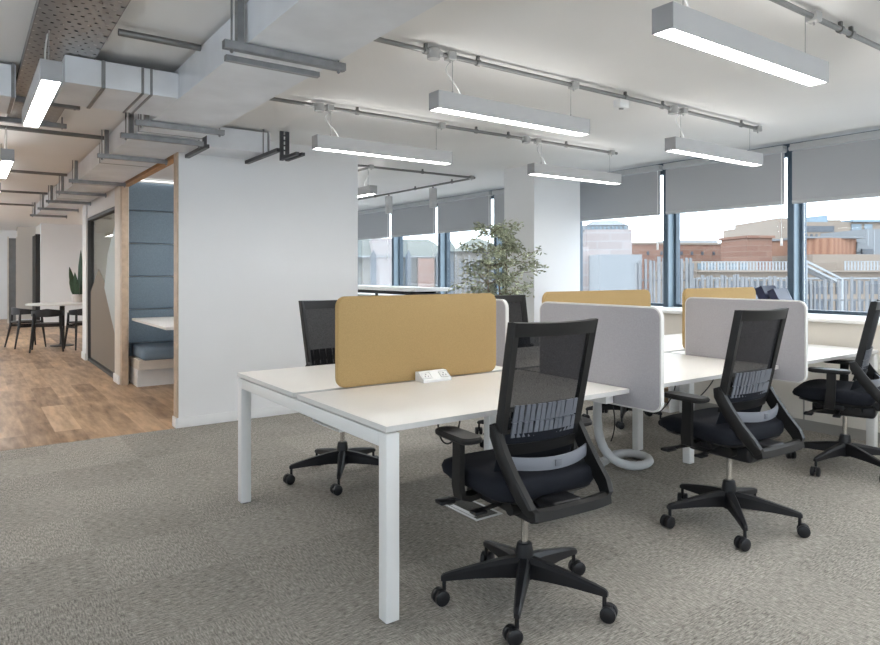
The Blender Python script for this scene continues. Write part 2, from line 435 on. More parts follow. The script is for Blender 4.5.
struct('wall_far', B().box((1.11,20.4,0), (1.60,20.6,CEIL)).box((1.52,18.85,0),(1.60,20.4,CEIL)), 'wall_warm')
struct('wall_north', B().box((-2.7,22.3,0), (6.4,22.5,CEIL)), 'wall')
struct('baseboard_end', B().box((1.49,18.685,0), (4.2,18.6995,.1)), 'base')
struct('baseboard_far', B().box((1.10,20.385,0), (1.52,20.3995,.1)), 'base')
struct('door_1', B().box((1.405,18.90,0), (1.515,18.96,2.25)).box((1.44,18.96,0),(1.515,20.3,2.25)), 'door')
d2 = struct('door_2', B().box((.93,20.42,0), (1.09,20.48,2.2)), 'greyglass')
make('frame', B().box((.90,20.40,0), (.93,20.5,2.24)).box((1.085,20.40,0),(1.109,20.5,2.24)), 'whitewood', d2)
# rear wall out of view, glazing added above a low wall to light the ceiling
struct('wall_rear', B().box((-2.7,-4.2,0), (6.4,-4.1,.75)).box((-2.7,-4.2,1.95), (6.4,-4.1,CEIL)), 'wall')
wr = B()
for k in range(8): wr.box((-2.7+k*1.29,-4.2,.75), (-2.62+k*1.29,-4.1,1.95))
wro = struct('window_added_rear', wr, 'frame')
make('pane', B().box((-2.7,-4.16,.75), (6.4,-4.15,1.95)), 'pane', wro, shift=False)
# column by the windows
struct('column', B().box((5.10,5.35,0), (5.83,5.85,CEIL)), 'wall')

# window wall
struct('wall_right', B().box((XC,-4.1,.09), (6.4,5.35,.905)).box((XC,5.85,.09), (6.4,22.3,.905)).box((5.83,5.35,.09),(6.4,5.85,.905)), 'casing')
struct('wall_right_head', B().box((6.22,-4.1,2.44), (6.42,22.3,CEIL)), 'frame')
struct('baseboard_right', B().box((XC+.02,-4.1,0), (6.4,5.35,.09)).box((XC+.02,5.85,0), (6.4,22.3,.09)), 'kick')
struct('trim_1', B().box((5.60,-4.1,.905), (6.27,5.348,.935), .004).box((5.60,5.852,.905), (6.27,22.3,.935), .004).box((5.832,5.346,.905),(6.27,5.854,.935)), 'sill')
seam = B()
for y in (-2.8,-1.6,-.4,.8,2.0,2.72,4.4,5.2,6.6,7.8,9.0): seam.box((XC-.004,y-.006,.09), (XC+.004,y+.006,.9))
struct('trim_2', seam, 'kick')

MULL = [-3.85, -2.45, -1.05, .32, 1.70, 3.085, 4.42, 5.82, 7.25, 8.63, 10.04, 11.7, 13.2, 14.7, 16.2]
for i in range(len(MULL)-1):
    y0, y1 = MULL[i], MULL[i+1]
    fr = B()
    fr.box((6.15,y0-.028,.935), (6.165,y0+.028,2.44))                # dark mullion face
    fr.box((6.26,y0+.022,.935), (6.33,y1-.028,.965)).box((6.26,y0+.022,2.39), (6.33,y1-.028,2.44))
    fr.box((6.26,y0+.022,.965), (6.33,y0+.05,2.39)).box((6.26,y1-.056,.965), (6.33,y1-.028,2.39))
    w = struct('window_%d' % (i+1), fr, 'frame')
    make('reveal', B().box((6.165,y0-.025,.935), (6.34,y0+.021,2.44)), 'frame_skylit', w, shift=False)
    make('pane', B().box((6.29,y0+.05,.965), (6.297,y1-.056,2.39)), 'pane', w, shift=False)

# roller blinds, one to each window
ords = {4: 'behind the chair at the desk end nearest the camera side', 5: '', }
def blind(i, y0, y1, zb, label):
    t = thing('roller_blind', label, 'blind', (6.11, (y0+y1)/2, 2.44), 'grey roller blinds along the window wall')
    make('fabric', B().box((6.098,y0,zb+.03), (6.102,y1,2.40)), 'blind', t)
    make('bottom_bar', B().box((6.09,y0,zb), (6.11,y1,zb+.035), .005), 'blindbar', t)
    make('roller_box', B().box((6.06,y0-.005,2.405), (6.138,y1+.005,2.465), .006).cyl((6.09,y0-.02,2.425),(6.09,y1+.02,2.425),.02), 'blindbar', t)
    make('chain', B().cyl((6.07,y0+.012,2.40), (6.07,y0+.012,1.62), .0035, 6).cyl((6.07,y0+.012,1.62), (6.07,y0+.012,1.55), .011, 8), 'white', t)
BL = {3: 'grey roller blind half lowered, beyond the frame past the last desk',
      4: 'grey roller blind cut by the edge of the photo, above the last desk',
      5: 'wide grey roller blind directly above the dark folders on the sill',
      6: 'grey roller blind beside the white column, above the middle yellow screen',
      7: 'grey roller blind strip partly behind the white column and leafy tree',
      8: 'grey roller blind over the window with hipped roofs, beside the tree',
      9: 'grey roller blind above the brick bay of the stone church outside',
      10: 'grey roller blind partly hidden by the long white wall, past two ceiling spotlights'}
for i, lab in BL.items():
    if i < 4: continue
    y0, y1 = MULL[i], MULL[i+1]
    if i == 7: y0 = 5.9
    blind(i, y0+.03, y1-.04, 1.925, lab)
    if i == 6: pass

# ------------------------------------------------------------------ booth and glass partition along the corridor
struct('trim_3', B().box((1.480,5.94,2.30), (1.555,8.37,2.36), .003), 'oakdark')
struct('trim_4', B().box((1.450,YW+.004,0), (1.4622,5.93,2.36), .002), 'oak')
struct('trim_5', B().box((1.475,8.37,0), (1.545,8.47,2.36), .003), 'oak')
struct('trim_6', B().box((1.470,8.47,0), (1.57,8.79,2.42), .003), 'whitewood')
struct('baseboard_post', B().box((1.455,8.48,0), (1.4695,8.80,.1), .003).box((1.455,11.10,0),(1.4695,11.5,.1),.003), 'base')
struct('wall_partition', B().box((1.47,11.10,0), (1.59,11.48,CEIL)).box((1.49,8.79,2.12),(1.57,11.10,CEIL)), 'wall')
gp = thing('glass_partition', 'glazed corridor partition with angular frosted film next to the blue booth', 'partition', (1.53, 10, 0))
make('frame', B().box((1.49,8.795,0), (1.57,8.83,2.115)).box((1.49,11.06,0), (1.57,11.095,2.115)).box((1.49,8.83,2.075), (1.57,11.06,2.115)).box((1.49,8.83,0), (1.57,11.06,.04)), 'darkstrut', gp)
make('pane', B().box((1.527,8.83,.04), (1.533,11.06,2.075)), 'partglass', gp)
make('pale_film', B().prism([(1.522,8.835,2.06),(1.522,8.835,.35),(1.522,9.85,1.10),(1.522,9.6,1.55)], (.003,0,0)), 'film1', gp)
make('taupe_film', B().prism([(1.524,8.835,.05),(1.524,11.05,.05),(1.524,11.05,1.02),(1.524,10.35,1.36),(1.524,8.95,.80),(1.524,8.835,.74)], (.002,0,0)), 'film2', gp)
struct('wall_meeting', B().box((3.0,8.8,0),(3.059,11.4,CEIL)).box((1.591,11.3,0),(3.0,11.4,CEIL)), 'wall_warm')
struct('ceiling_booth', B().box((1.56,5.935,2.44),(3.055,8.695,2.46)), 'wall')
dl = thing('downlight', 'unseen downlight added in the booth ceiling to brighten the lower panels', 'downlight', (2.1,7.2,2.43))  # put in out of view to brighten the lower booth panels
make('lens', B().cyl((2.1,7.2,2.434),(2.1,7.2,2.4385),.09,24), 'down', dl)
make('bezel', B().tube([(2.1+.1*math.cos(a*PI/12),7.2+.1*math.sin(a*PI/12),2.435) for a in range(24)],.008,6,closed=True), 'white', dl)
bp = thing('booth_back_panel', 'slate blue padded felt panels lining the back of the booth', 'wall panel', (2.28, 8.66, .3))
ZS = (.30,.46,.865,1.262,1.659,2.056,2.40)
for z0, z1 in zip(ZS, ZS[1:]):
    make('pad', B().box((1.56,8.62,z0), (3.05,8.695,z1-.006), .014, 3), 'bluefelt', bp)
bs = thing('booth_bench', 'pale blue upholstered bench seat at the back of the booth', 'bench', (2.28, 8.3, 0))
make('cushion', B().box((1.62,8.00,.31), (3.04,8.61,.455), .045, 4), 'bluecush', bs)
make('plinth', B().box((1.60,8.16,.001), (3.04,8.56,.20)), 'base', bs)
make('rail', B().box((1.60,8.08,.20), (3.04,8.60,.31)), 'whitewood', bs)
bb = thing('booth_bench', 'grey rounded bench end at the front of the booth beside the doorway', 'bench', (2.4, 6.35, 0))
make('cushion', B().box((1.72,5.98,.13), (3.04,6.52,.42), .08, 4), 'greyseat', bb)
make('plinth', B().box((1.85,6.02,.001), (3.04,6.46,.13)), 'greyseat', bb)
bt = thing('booth_table', 'small pale table cantilevered between the booth benches', 'table', (2.4, 7.2, 0))
make('tabletop', B().box((1.585,6.78,.745), (3.04,8.40,.775), .006), 'tabletop', bt)
make('pedestal', B().box((2.5,7.44,.001), (2.58,7.58,.745)), 'deskmetal', bt)
ls = make('led_strip_light', B().box((1.6,8.58,2.408), (3.04,8.615,2.42)), 'led'); tag(ls, 'thin glowing light strip across the top of the blue booth', 'light')

# ------------------------------------------------------------------ bench desks
def desk(x0, x1, label, endL, endR, mid):
    t = thing('bench_desk', label, 'desk', ((x0+x1)/2, 2.93, 0), 'white back-to-back bench desks')
    for y0, y1 in ((2.105, 2.905), (2.955, 3.745)):
        d = make('desktop', B().box((x0,y0,.712), (x1,y1,.735), .002), 'desk', t)
        make('edge_band', B().box((x0-.0015,y0-.0015,.713), (x1+.0015,y0,.734)).box((x0-.0015,y1,.713), (x1+.0015,y1+.0015,.734)).box((x0-.0015,y0,.713), (x0,y1,.734)).box((x1,y0,.713), (x1+.0015,y1,.734)), 'deskedge', d)
    make('side_beam', B().box((x0+.06,2.38,.655), (x1-.03,2.43,.70)).box((x0+.06,3.42,.655), (x1-.03,3.47,.70)), 'deskmetal', t)
    make('cable_tray', B().box((x0+.15,2.78,.56), (x1-.15,3.07,.565)).box((x0+.15,2.78,.565), (x1-.15,2.785,.62)).box((x0+.15,3.065,.565), (x1-.15,3.07,.62)), 'deskmetal', t)
    if endL or endR:
        for e, xa, xb in ((endL, x0+.001, x0+.058), (endR, x1-.058, x1-.001)):
            if not e: continue
            make('end_rail', B().box((xa,2.1645,.65), (xb,3.6855,.705), .003), 'deskmetal', t)
            for ya, yb in ((2.107,2.164), (3.686,3.743)):
                lg = make('leg', B().box((xa,ya,.005), (xb,yb,.705), .003), 'deskmetal', t)
                make('foot', B().cyl(((xa+xb)/2,(ya+yb)/2,0), ((xa+xb)/2,(ya+yb)/2,.007), .022, 12), 'grommet', lg)
    if mid:
        xa, xb = x1-.056, x1-.001
        make('end_rail', B().box((xa,2.2,.65), (xb,3.64,.705), .003), 'deskmetal', t)
        for ya, yb in ((2.68,2.735), (3.10,3.155)):
            lg = make('leg', B().box((xa,ya,.005), (xb,yb,.65), .003), 'deskmetal', t)
            make('foot', B().cyl(((xa+xb)/2,(ya+yb)/2,0), ((xa+xb)/2,(ya+yb)/2,.007), .022, 12), 'grommet', lg)
    return t
D1 = desk(1.263, 2.640, 'white bench desk with open end legs and a socket block on top', True, False, True)
D2 = desk(2.677, 4.050, 'white bench desk in the middle bay between two grey end screens', False, False, True)
D3 = desk(4.090, 5.470, 'white bench desk in the bay that meets the window sill casing', False, True, False)
make('cable_port', B().cyl((4.56,2.55,.7349), (4.56,2.55,.738), .035, 20), 'grommet', D3)

# ------------------------------------------------------------------ screens
def screen_y(x0, x1, y, z0, z1, m, label, grp, em=None):   # along X, standing on the desks
    t = thing('desk_screen', label, 'desk screen', ((x0+x1)/2, y, z0), grp)
    o = rrect(x0+.006, x1-.006, z0+.002, z1-.006, .045)
    make('panel', B().prism([(a, y-.014, b) for a, b in o], (0,.028,0)), m, t)
    o2 = rrect(x0, x1, z0, z1, .05)
    bb_ = B(); n = len(o2)
    for i in range(n):
        j = (i+1) % n
        q = [(o2[i][0],y-.009,o2[i][1]),(o2[j][0],y-.009,o2[j][1]),(o2[j][0],y+.009,o2[j][1]),(o2[i][0],y+.009,o2[i][1])]
        bb_.bm.faces.new([bb_.bm.verts.new(p) for p in q])
        q2 = [(o[i][0],y-.009,o[i][1]),(o[j][0],y-.009,o[j][1]),(o2[j][0],y-.009,o2[j][1]),(o2[i][0],y-.009,o2[i][1])]
        bb_.bm.faces.new([bb_.bm.verts.new(p) for p in q2])
        q3 = [(a_, y+.009, c_) for a_, _, c_ in q2]
        bb_.bm.faces.new([bb_.bm.verts.new(p) for p in q3])
    bmesh.ops.remove_doubles(bb_.bm, verts=bb_.bm.verts[:], dist=.0004)
    make('edge_trim', bb_, em or m, t)
    return t
def screen_x(x, y0, y1, z0, z1, m, label, grp, clamp=True):
    t = thing('desk_screen', label, 'desk screen', (x, (y0+y1)/2, z0), grp)
    o = rrect(y0+.008, y1-.008, z0+.008, z1-.008, .045); o2 = rrect(y0, y1, z0, z1, .053); n = len(o)
    make('panel', B().prism([(x-.0125, a, b) for a, b in o], (.025,0,0)), m, t)
    bb_ = B()
    for i in range(n):
        j = (i+1) % n
        for q in ([(x-.011,*o2[i]),(x-.011,*o2[j]),(x+.011,*o2[j]),(x+.011,*o2[i])],
                  [(x-.011,*o[i]),(x-.011,*o[j]),(x-.011,*o2[j]),(x-.011,*o2[i])],
                  [(x+.011,*o[i]),(x+.011,*o[j]),(x+.011,*o2[j]),(x+.011,*o2[i])]):
            bb_.bm.faces.new([bb_.bm.verts.new(p) for p in q])
    bmesh.ops.remove_doubles(bb_.bm, verts=bb_.bm.verts[:], dist=.0004)
    make('edge_trim', bb_, 'edgewhite', t)
    return t
GY, GG = 'mustard screens down the middle of the desks', 'grey screens across the desk ends'
screen_y(1.472, 2.485, 2.930, .737, 1.185, 'mustard', 'mustard felt desk screen with the socket block at its foot', GY)
screen_y(2.865, 3.895, 2.930, .737, 1.185, 'mustard', 'mustard felt desk screen behind the first grey end screen', GY)
screen_y(4.29, 5.26, 2.930, .737, 1.185, 'mustard', 'mustard felt desk screen nearest the window sill', GY)
screen_x(2.6585, 1.926, 2.735, .64, 1.14, 'greyfelt', 'lilac grey end screen between the front desk and the middle desk', GG)
screen_x(4.07, 1.945, 2.76, .64, 1.135, 'greyfelt', 'lilac grey end screen behind the middle chair, before the window desk', GG)
screen_x(2.6585, 3.02, 3.82, .64, 1.14, 'greyfelt', 'lilac grey end screen edge peeping out behind the first mustard screen', GG)

# socket block
sb = thing('desk_power_module', 'white wedge desk socket block at the foot of the mustard screen', 'socket', (2.0, 2.86, .7355))
pr = [(0,2.82,.7355),(0,2.90,.7355),(0,2.90,.785),(0,2.872,.785),(0,2.822,.748)]
make('body', B().prism([(1.915,y,z) for _, y, z in pr], (.178,0,0)), 'white', sb)
import mathutils
sl = Vector((0,.05,.037)).normalized(); nm = Vector((0,-sl.z,sl.y))
for x in (1.948, 2.060):
    c = Vector((x, 2.847, .7665)) + nm*.0006
    q = B().box((-.028,-.021,-.001), (.028,.021,.0012), .004, rot=None)
    rm = Matrix((Vector((1,0,0)), sl, nm)).transposed()
    bmesh.ops.transform(q.bm, matrix=Matrix.Translation(c) @ rm.to_4x4(), verts=q.bm.verts[:])
    so = make('socket', q, 'white', sb)
    q = B()
    for dx, dy in ((0,.009),(-.009,-.006),(.009,-.006)): q.box((dx-.003,dy-.004,.001), (dx+.003,dy+.004,.0018))
    bmesh.ops.transform(q.bm, matrix=Matrix.Translation(c) @ rm.to_4x4(), verts=q.bm.verts[:])
    make('pin_hole', q, 'sock', so)

# floor box
fb = thing('floor_box', 'carpeted floor box lid with a silver rim behind the nearest chair', 'floor box', (2.27, 2.89, .001))
make('rim', B().box((2.18,2.72,.001),(2.36,2.735,.005)).box((2.18,3.05,.001),(2.36,3.065,.005)).box((2.18,2.735,.001),(2.195,3.05,.005)).box((2.345,2.735,.001),(2.36,3.05,.005)), 'silver', fb)
make('lid', B().box((2.196,2.736,.001),(2.344,3.049,.004)), 'lidcarpet', fb)
make('handle', B().box((2.20,2.77,.004),(2.225,2.98,.0065)), 'silver', fb)

# cable spine: white corrugated hose from under the desk, looping on the carpet
hp = bez((3.36,2.93,.555),(3.36,2.93,.40),(3.34,2.93,.30),(3.38,2.92,.20),8) + bez((3.38,2.92,.20),(3.42,2.90,.06),(3.50,2.78,.035),(3.64,2.79,.034))[1:] + bez((3.64,2.79,.034),(3.86,2.80,.034),(3.88,3.05,.034),(3.72,3.06,.034))[1:] + bez((3.72,3.06,.034),(3.60,3.06,.034),(3.55,3.00,.034),(3.46,2.99,.034))[1:]
rad = [.030 if i % 2 else .0275 for i in range(len(hp))]
hs = make('cable_spine', B().tube(hp, .032, 14, radii=rad), 'hose'); tag(hs, 'white flexible cable hose looping on the carpet behind the nearest chair', 'cable hose')
def cable(pts, label, r=.004, cat='cable', name='power_cable', m='blackcable', grp=None):
    o = make(name, B().tube(pts, r, 6), m); return tag(o, label, cat, grp)
cable(bez((1.72,2.42,.65),(1.70,2.40,.50),(1.80,2.38,.50),(1.86,2.44,.64)), 'thin black cable looping below the front edge of the nearest desk')
cable(bez((3.36,2.82,.55),(3.33,2.80,.48),(3.42,2.80,.35),(3.37,2.83,.22)), 'black cable dangling above the white cable hose')
cable(bez((4.20,2.60,.65),(4.10,2.56,.55),(4.0,2.62,.45),(3.95,2.70,.38)), 'black cable slanting under the middle desk, the one nearer the grey screen')
cable(bez((3.72,2.60,.65),(3.72,2.58,.55),(3.66,2.6,.46),(3.62,2.66,.40)), 'black cable hanging under the middle desk above the chair arm')

# ------------------------------------------------------------------ task chair (faces +Y)
def make_chair(label):
    t = thing('task_chair', label, 'office chair', (0,0,0), 'black mesh task chairs')
    base = make('star_base', B().lathe([(.028,.085),(.036,.09),(.036,.19),(.03,.225),(.024,.23)], n=20), 'plastic', t)
    make('gas_column', B().cyl((0,0,.22),(0,0,.39),.014,16), 'chrome', t)
    for k in range(5):
        a = math.radians(72*k); d = Vector((math.cos(a), math.sin(a), 0)); s_ = Vector((-d.y, d.x, 0))
        rings = []
        for u, z, w, h in ((.02,.135,.052,.085),(.10,.132,.046,.07),(.20,.122,.036,.05),(.29,.110,.028,.034),(.325,.104,.024,.026),(.335,.100,.018,.016)):
            c = d*u; rings.append([c+s_*w/2*i+Vector((0,0,z+h/2*j)) for i, j in ((-1,-.9),(1,-.9),(1,.55),(.55,1),(-.55,1),(-1,.55))])
        make('base_arm', B().loft(rings), 'plastic', base)
        ca = a+random.uniform(-1.2,1.2); cd = Vector((math.cos(ca), math.sin(ca), 0)); cs = Vector((-cd.y, cd.x, 0))
        p = d*.322; w = p+cd*.016+Vector((0,0,.031))
        cb = B().cyl(p+Vector((0,0,.05)), p+Vector((0,0,.098)), .008, 10)
        for sg in (-1,1):
            q0 = w+cs*.006*sg; q1 = w+cs*.028*sg
            cb.tube([q0,q0+cs*.002*sg,q1-cs*.004*sg,q1],.03,18,radii=[.026,.0295,.0295,.022])
        cb.box(w+Vector((-.012,-.012,-.002)), w+Vector((.012,.012,.03)), .004)
        make('caster', cb, 'plastic', base)
    # mechanism
    me = make('mechanism', B().box((-.105,-.18,.365), (.105,.18,.446), .025, 3).box((-.18,-.02,.415),(.18,.15,.462),.01).box((-.075,-.262,.415),(.075,-.12,.470),.018,3), 'plastic', t)
    make('lever', B().beam((-.08,.12,.405),(-.25,.17,.392),.022,.012).box((-.30,.145,.382),(-.23,.195,.398),.005).beam((-.08,.02,.40),(-.20,.02,.385),.016,.012).box((-.24,-.005,.376),(-.18,.04,.390),.005), 'plastic', me)
    make('tension_knob', B().cyl((.105,-.06,.415),(.185,-.06,.415),.026,16), 'lumbar', me)
    make('tension_knob', B().cyl((-.105,-.09,.412),(-.145,-.09,.412),.024,16), 'plastic2', me)
    # seat
    rings = []
    for z, gx, gy0, gy1, r in ((.462,.215,-.15,.235,.07),(.468,.236,-.17,.260,.08),(.490,.250,-.185,.278,.09),(.524,.253,-.188,.284,.09),(.543,.246,-.18,.274,.085),(.553,.225,-.155,.24,.075)):
        o = rrect(-gx, gx, gy0, gy1, r, 6)
        rings.append([(a, b, z - (.022*max(0,(b-.12)/.17)**2 if z > .51 else (-.018*max(0,(b-.10)/.17) if z<.475 else 0))) for a, b in o])
    make('seat', B().loft(rings), 'seatfab', t, sharp=60)
    make('seat_shell', B().loft([[(a,b,z) for a,b in rrect(-w,w,y0,y1,.06,5)] for z,w,y0,y1 in ((.442,.17,-.14,.16),(.460,.215,-.165,.225),(.4675,.228,-.17,.245))]), 'plastic', t)
    # back: upright line y(z)
    def by(z): return -.080 - (z-.66)*.22
    def bow(x): return -.028*(1-(x/.2)**2)
    def hw(z): return .198+.010*(z-.66)/.46
    fr = B()
    for sg in (-1,1):
        rg = []
        for z in (.655,.70,.80,.90,1.0,1.075,1.115,1.122):
            x = sg*hw(z); y = by(z); wd = .032 if z < 1.1 else .03; dp = .030
            rg.append([(x-sg*wd,y-.016,z),(x-sg*.004,y-.020,z),(x,y-.012,z),(x,y+dp-.012,z),(x-sg*.008,y+dp-.010,z),(x-sg*wd,y+.004,z)])
        fr.loft(rg)
    rg = []
    for k in range(13):
        x = -.2+.4*k/12; z0, z1 = 1.068, 1.124-.004*(1-(x/.2)**2); f = bow(x)
        x2 = x*hw(1.1)/.2*.985
        rg.append([(x2,by(z0)+f-.016,z0),(x2,by(z1)+f-.018,z1-.004),(x2,by(z1)+f-.008,z1),(x2,by(z1)+f+.014,z1-.002),(x2,by(z0)+f+.010,z0)])
    fr.loft(rg)
    rg = []
    for k in range(13):
        x = -.194+.388*k/12; f = bow(x)*1.2
        rg.append([(x,by(.62)+f-.006,.615),(x,by(.66)+f-.012,.66),(x,by(.66)+f+.004,.66),(x,by(.62)+f+.010,.615)])
    fr.loft(rg)
    make('back_frame', fr, 'plastic2', t)
    make('back_mesh', B().strip([[(-.172+.344*k/10, by(z)+bow(-.172+.344*k/10)*(1.0 if z > .7 else 1.1), z) for k in range(11)] for z in (.66,.70,.76,.84,.92,1.0,1.07)]), 'mesh', t)
    # ridged lumbar plate behind the mesh
    lp = B()
    for row, (z0, z1) in enumerate(((.685,.742),(.748,.81))):
        for k in range(13):
            x = -.145+.29*k/12
            f = bow(x)-.008
            lp.prism([(x-.0103,by(z0)+f,z0),(x+.0103,by(z0)+f,z0),(x+.0103+(-.003 if k%2 else 0),by(z1)+f,z1),(x-.0103+(0 if k%2 else .003),by(z1)+f,z1)], (0,-.006,0))
    lp.strip([[(-.155+.31*k/8, by(z)+bow(-.155+.31*k/8)-.0075, z) for k in range(9)] for z in (.742,.748)])
    make('lumbar_plate', lp, 'lumbar', t)
    # lower back cover and belt
    make('lower_back', B().strip([[(-.188+.376*k/12, by(.6)+bow(-.188+.376*k/12)*1.25+(.62-z)*.35-.004, z) for k in range(13)] for z in (.535,.56,.58,.62,.66,.70)]), 'seatfab', t)
    rg = []
    for k in range(15):
        u = -1+2*k/14; x = u*.195; f = -.05*(1-u*u)
        y0 = -.142+f
        zc = .606-.012*(1-u*u)
        rg.append([(x,y0-.005,zc-.024),(x,y0-.010,zc),(x,y0-.006,zc+.024),(x,y0,zc+.024),(x,y0,zc-.024)])
    be = make('lumbar_belt', B().loft(rg), 'belt', t)
    make('emblem', B().box((-.016,-.2045,.582),(.016,-.1985,.608),.002), 'lumbar', be)
    # yoke: two arms and the bar below
    yk = B()
    for sg in (-1,1):
        rg = []
        P_ = ((.200,-.064,.735,.020,.036),(.202,-.078,.700,.026,.056),(.203,-.124,.630,.028,.060),(.202,-.184,.555,.028,.060),(.199,-.240,.498,.028,.058),(.190,-.264,.466,.028,.050),(.168,-.264,.440,.028,.046))
        for i, (x,y,z,w,h) in enumerate(P_):
            q0, q1 = P_[max(0,i-1)], P_[min(len(P_)-1,i+1)]
            tg = Vector((0,q1[1]-q0[1],q1[2]-q0[2])).normalized()
            if i >= 5: tg = Vector((0,-.45,-.9)).normalized()
            nn = Vector((0,tg.z,-tg.y))
            c = Vector((sg*x,y,z))
            rg.append([c+Vector((sg*w/2,0,0))+nn*h/2*.7, c+Vector((sg*w/2,0,0))-nn*h/2*.7, c+Vector((sg*w*.3,0,0))-nn*h/2, c-Vector((sg*w/2,0,0))-nn*h/2, c-Vector((sg*w/2,0,0))+nn*h/2, c+Vector((sg*w*.3,0,0))+nn*h/2])
        yk.loft(rg)
    rg = []
    for k in range(17):
        u = -1+2*k/16; x = u*.185; y = -.264; z = .438+.008*abs(u)**4
        rg.append([(x,y-.026,z-.012),(x,y-.022,z+.020),(x,y-.004,z+.028),(x,y+.022,z+.022),(x,y+.026,z-.010),(x,y,z-.024)])
    yk.loft(rg)
    make('back_yoke', yk, 'plastic2', t)
    for sg in (-1,1):
        pb = B()
        pts = [(.16,.07,.436),(.235,.06,.432),(.276,.05,.446),(.286,.045,.49),(.288,.04,.57),(.288,.038,.665)]
        rg = []
        for i, (x,y,z) in enumerate(pts):
            p = Vector((sg*x,y,z)); q0 = Vector(pts[max(0,i-1)]); q1 = Vector(pts[min(len(pts)-1,i+1)]); tg = (q1-q0).normalized(); tg.x *= sg
            nn = Vector((0,1,0)).cross(tg).normalized(); w = .058 if i < 4 else .052
            rg.append([p+Vector((0,w/2,0))+nn*.011, p+Vector((0,w/2,0))-nn*.011, p-Vector((0,w/2,0))-nn*.011, p-Vector((0,w/2,0))+nn*.011])
        pb.loft(rg)
        ar = make('armrest', pb, 'plastic2', t)
        o = rrect(-.046,.046,-.115,.125,.032,5)
        make('arm_pad', B().loft([[(sg*.28+a*s_,b*s_+.05,z) for a,b in o] for z,s_ in ((.664,.86),(.670,.98),(.682,1.0),(.690,.93))]), 'plastic2', ar)
    return t
C1 = make_chair('black mesh office chair nearest the camera, its whole star base in view')
def put(o, x, y, deg, phase):
    """stand the chair on the floor; the star base swivels on its own"""
    o.location = (x, y, 0); o.rotation_euler = (0, 0, math.radians(deg))
    for ch in o.children:
        if ch.name.startswith('star_base'): ch.rotation_euler = (0, 0, math.radians(phase-deg))
put(C1, 1.815, 1.96, -4, 6.5)
for x, y, deg, ph, lab in ((3.22,1.93,-2,7.2,'black mesh office chair at the middle desk, in front of the second grey end screen'),
        (4.76,2.03,16,29.4,'black mesh office chair by the window, cut off by the edge of the photo'),
        (1.955,3.80,184,22.9,'black mesh office chair on the far side of the first desk, before the white wall'),
        (3.48,3.86,172,40,'black mesh office chair on the far side of the middle desk, near the leafy tree'),
        (4.72,3.82,182,0,'black mesh office chair on the far side of the window desk, only its casters showing')):
    put(dup(C1, None, None, None, lab), x, y, deg, ph)

# ------------------------------------------------------------------ low cabinet and folders by the window
lc = thing('low_cabinet', 'low white cabinet with an open brown shelf under the window casing', 'cabinet', (5.48, 4.1, 0))
make('carcass', B().box((5.33,3.78,.001),(5.62,3.80,.42)).box((5.33,4.40,.001),(5.62,4.42,.42)).box((5.33,3.80,.40),(5.62,4.40,.42)).box((5.60,3.80,.02),(5.62,4.40,.40)).box((5.33,3.80,.001),(5.62,4.40,.03)), 'white', lc)
make('shelf', B().box((5.34,3.80,.20),(5.595,4.40,.22)), 'brownbox', lc)
make('back_panel', B().box((5.58,3.80,.03),(5.598,4.40,.40)), 'brownbox', lc)
def folder(y, lean, m, w, h, label, x=5.95, th=.045, name='folder', spin=0):
    t = thing(name, label, 'folder', (x, y, .936), 'dark folders on the window sill')
    b_ = B().box((-w/2,-th/2,0),(w/2,th/2,h),.004)
    c_ = B().box((-w/2-.002,-th/2-.003,-.0),(w/2-.02,-th/2,h+.004)).box((-w/2-.002,th/2,-.0),(w/2-.02,th/2+.003,h+.004)).box((-w/2-.005,-th/2-.003,0),(-w/2-.002,th/2+.003,h+.004))
    make('pages', b_, m, t, shift=False); make('cover', c_, 'navy', t, shift=False)
    dz = abs(math.sin(lean))*(th/2+.004)
    t.location.z = .9365+dz
    t.rotation_euler = (-lean, 0, spin)
    return t
folder(3.115, .42, 'slate', .25, .235, 'slate blue folder standing tallest in the middle of the sill folders', th=.07)
folder(3.005, .45, 'slate', .24, .215, 'slate blue folder leaning at the window-frame end of the sill folders', th=.06)
folder(3.235, .95, 'navy', .25, .22, 'dark navy folder slumped at the mustard-screen end of the sill folders', th=.06)

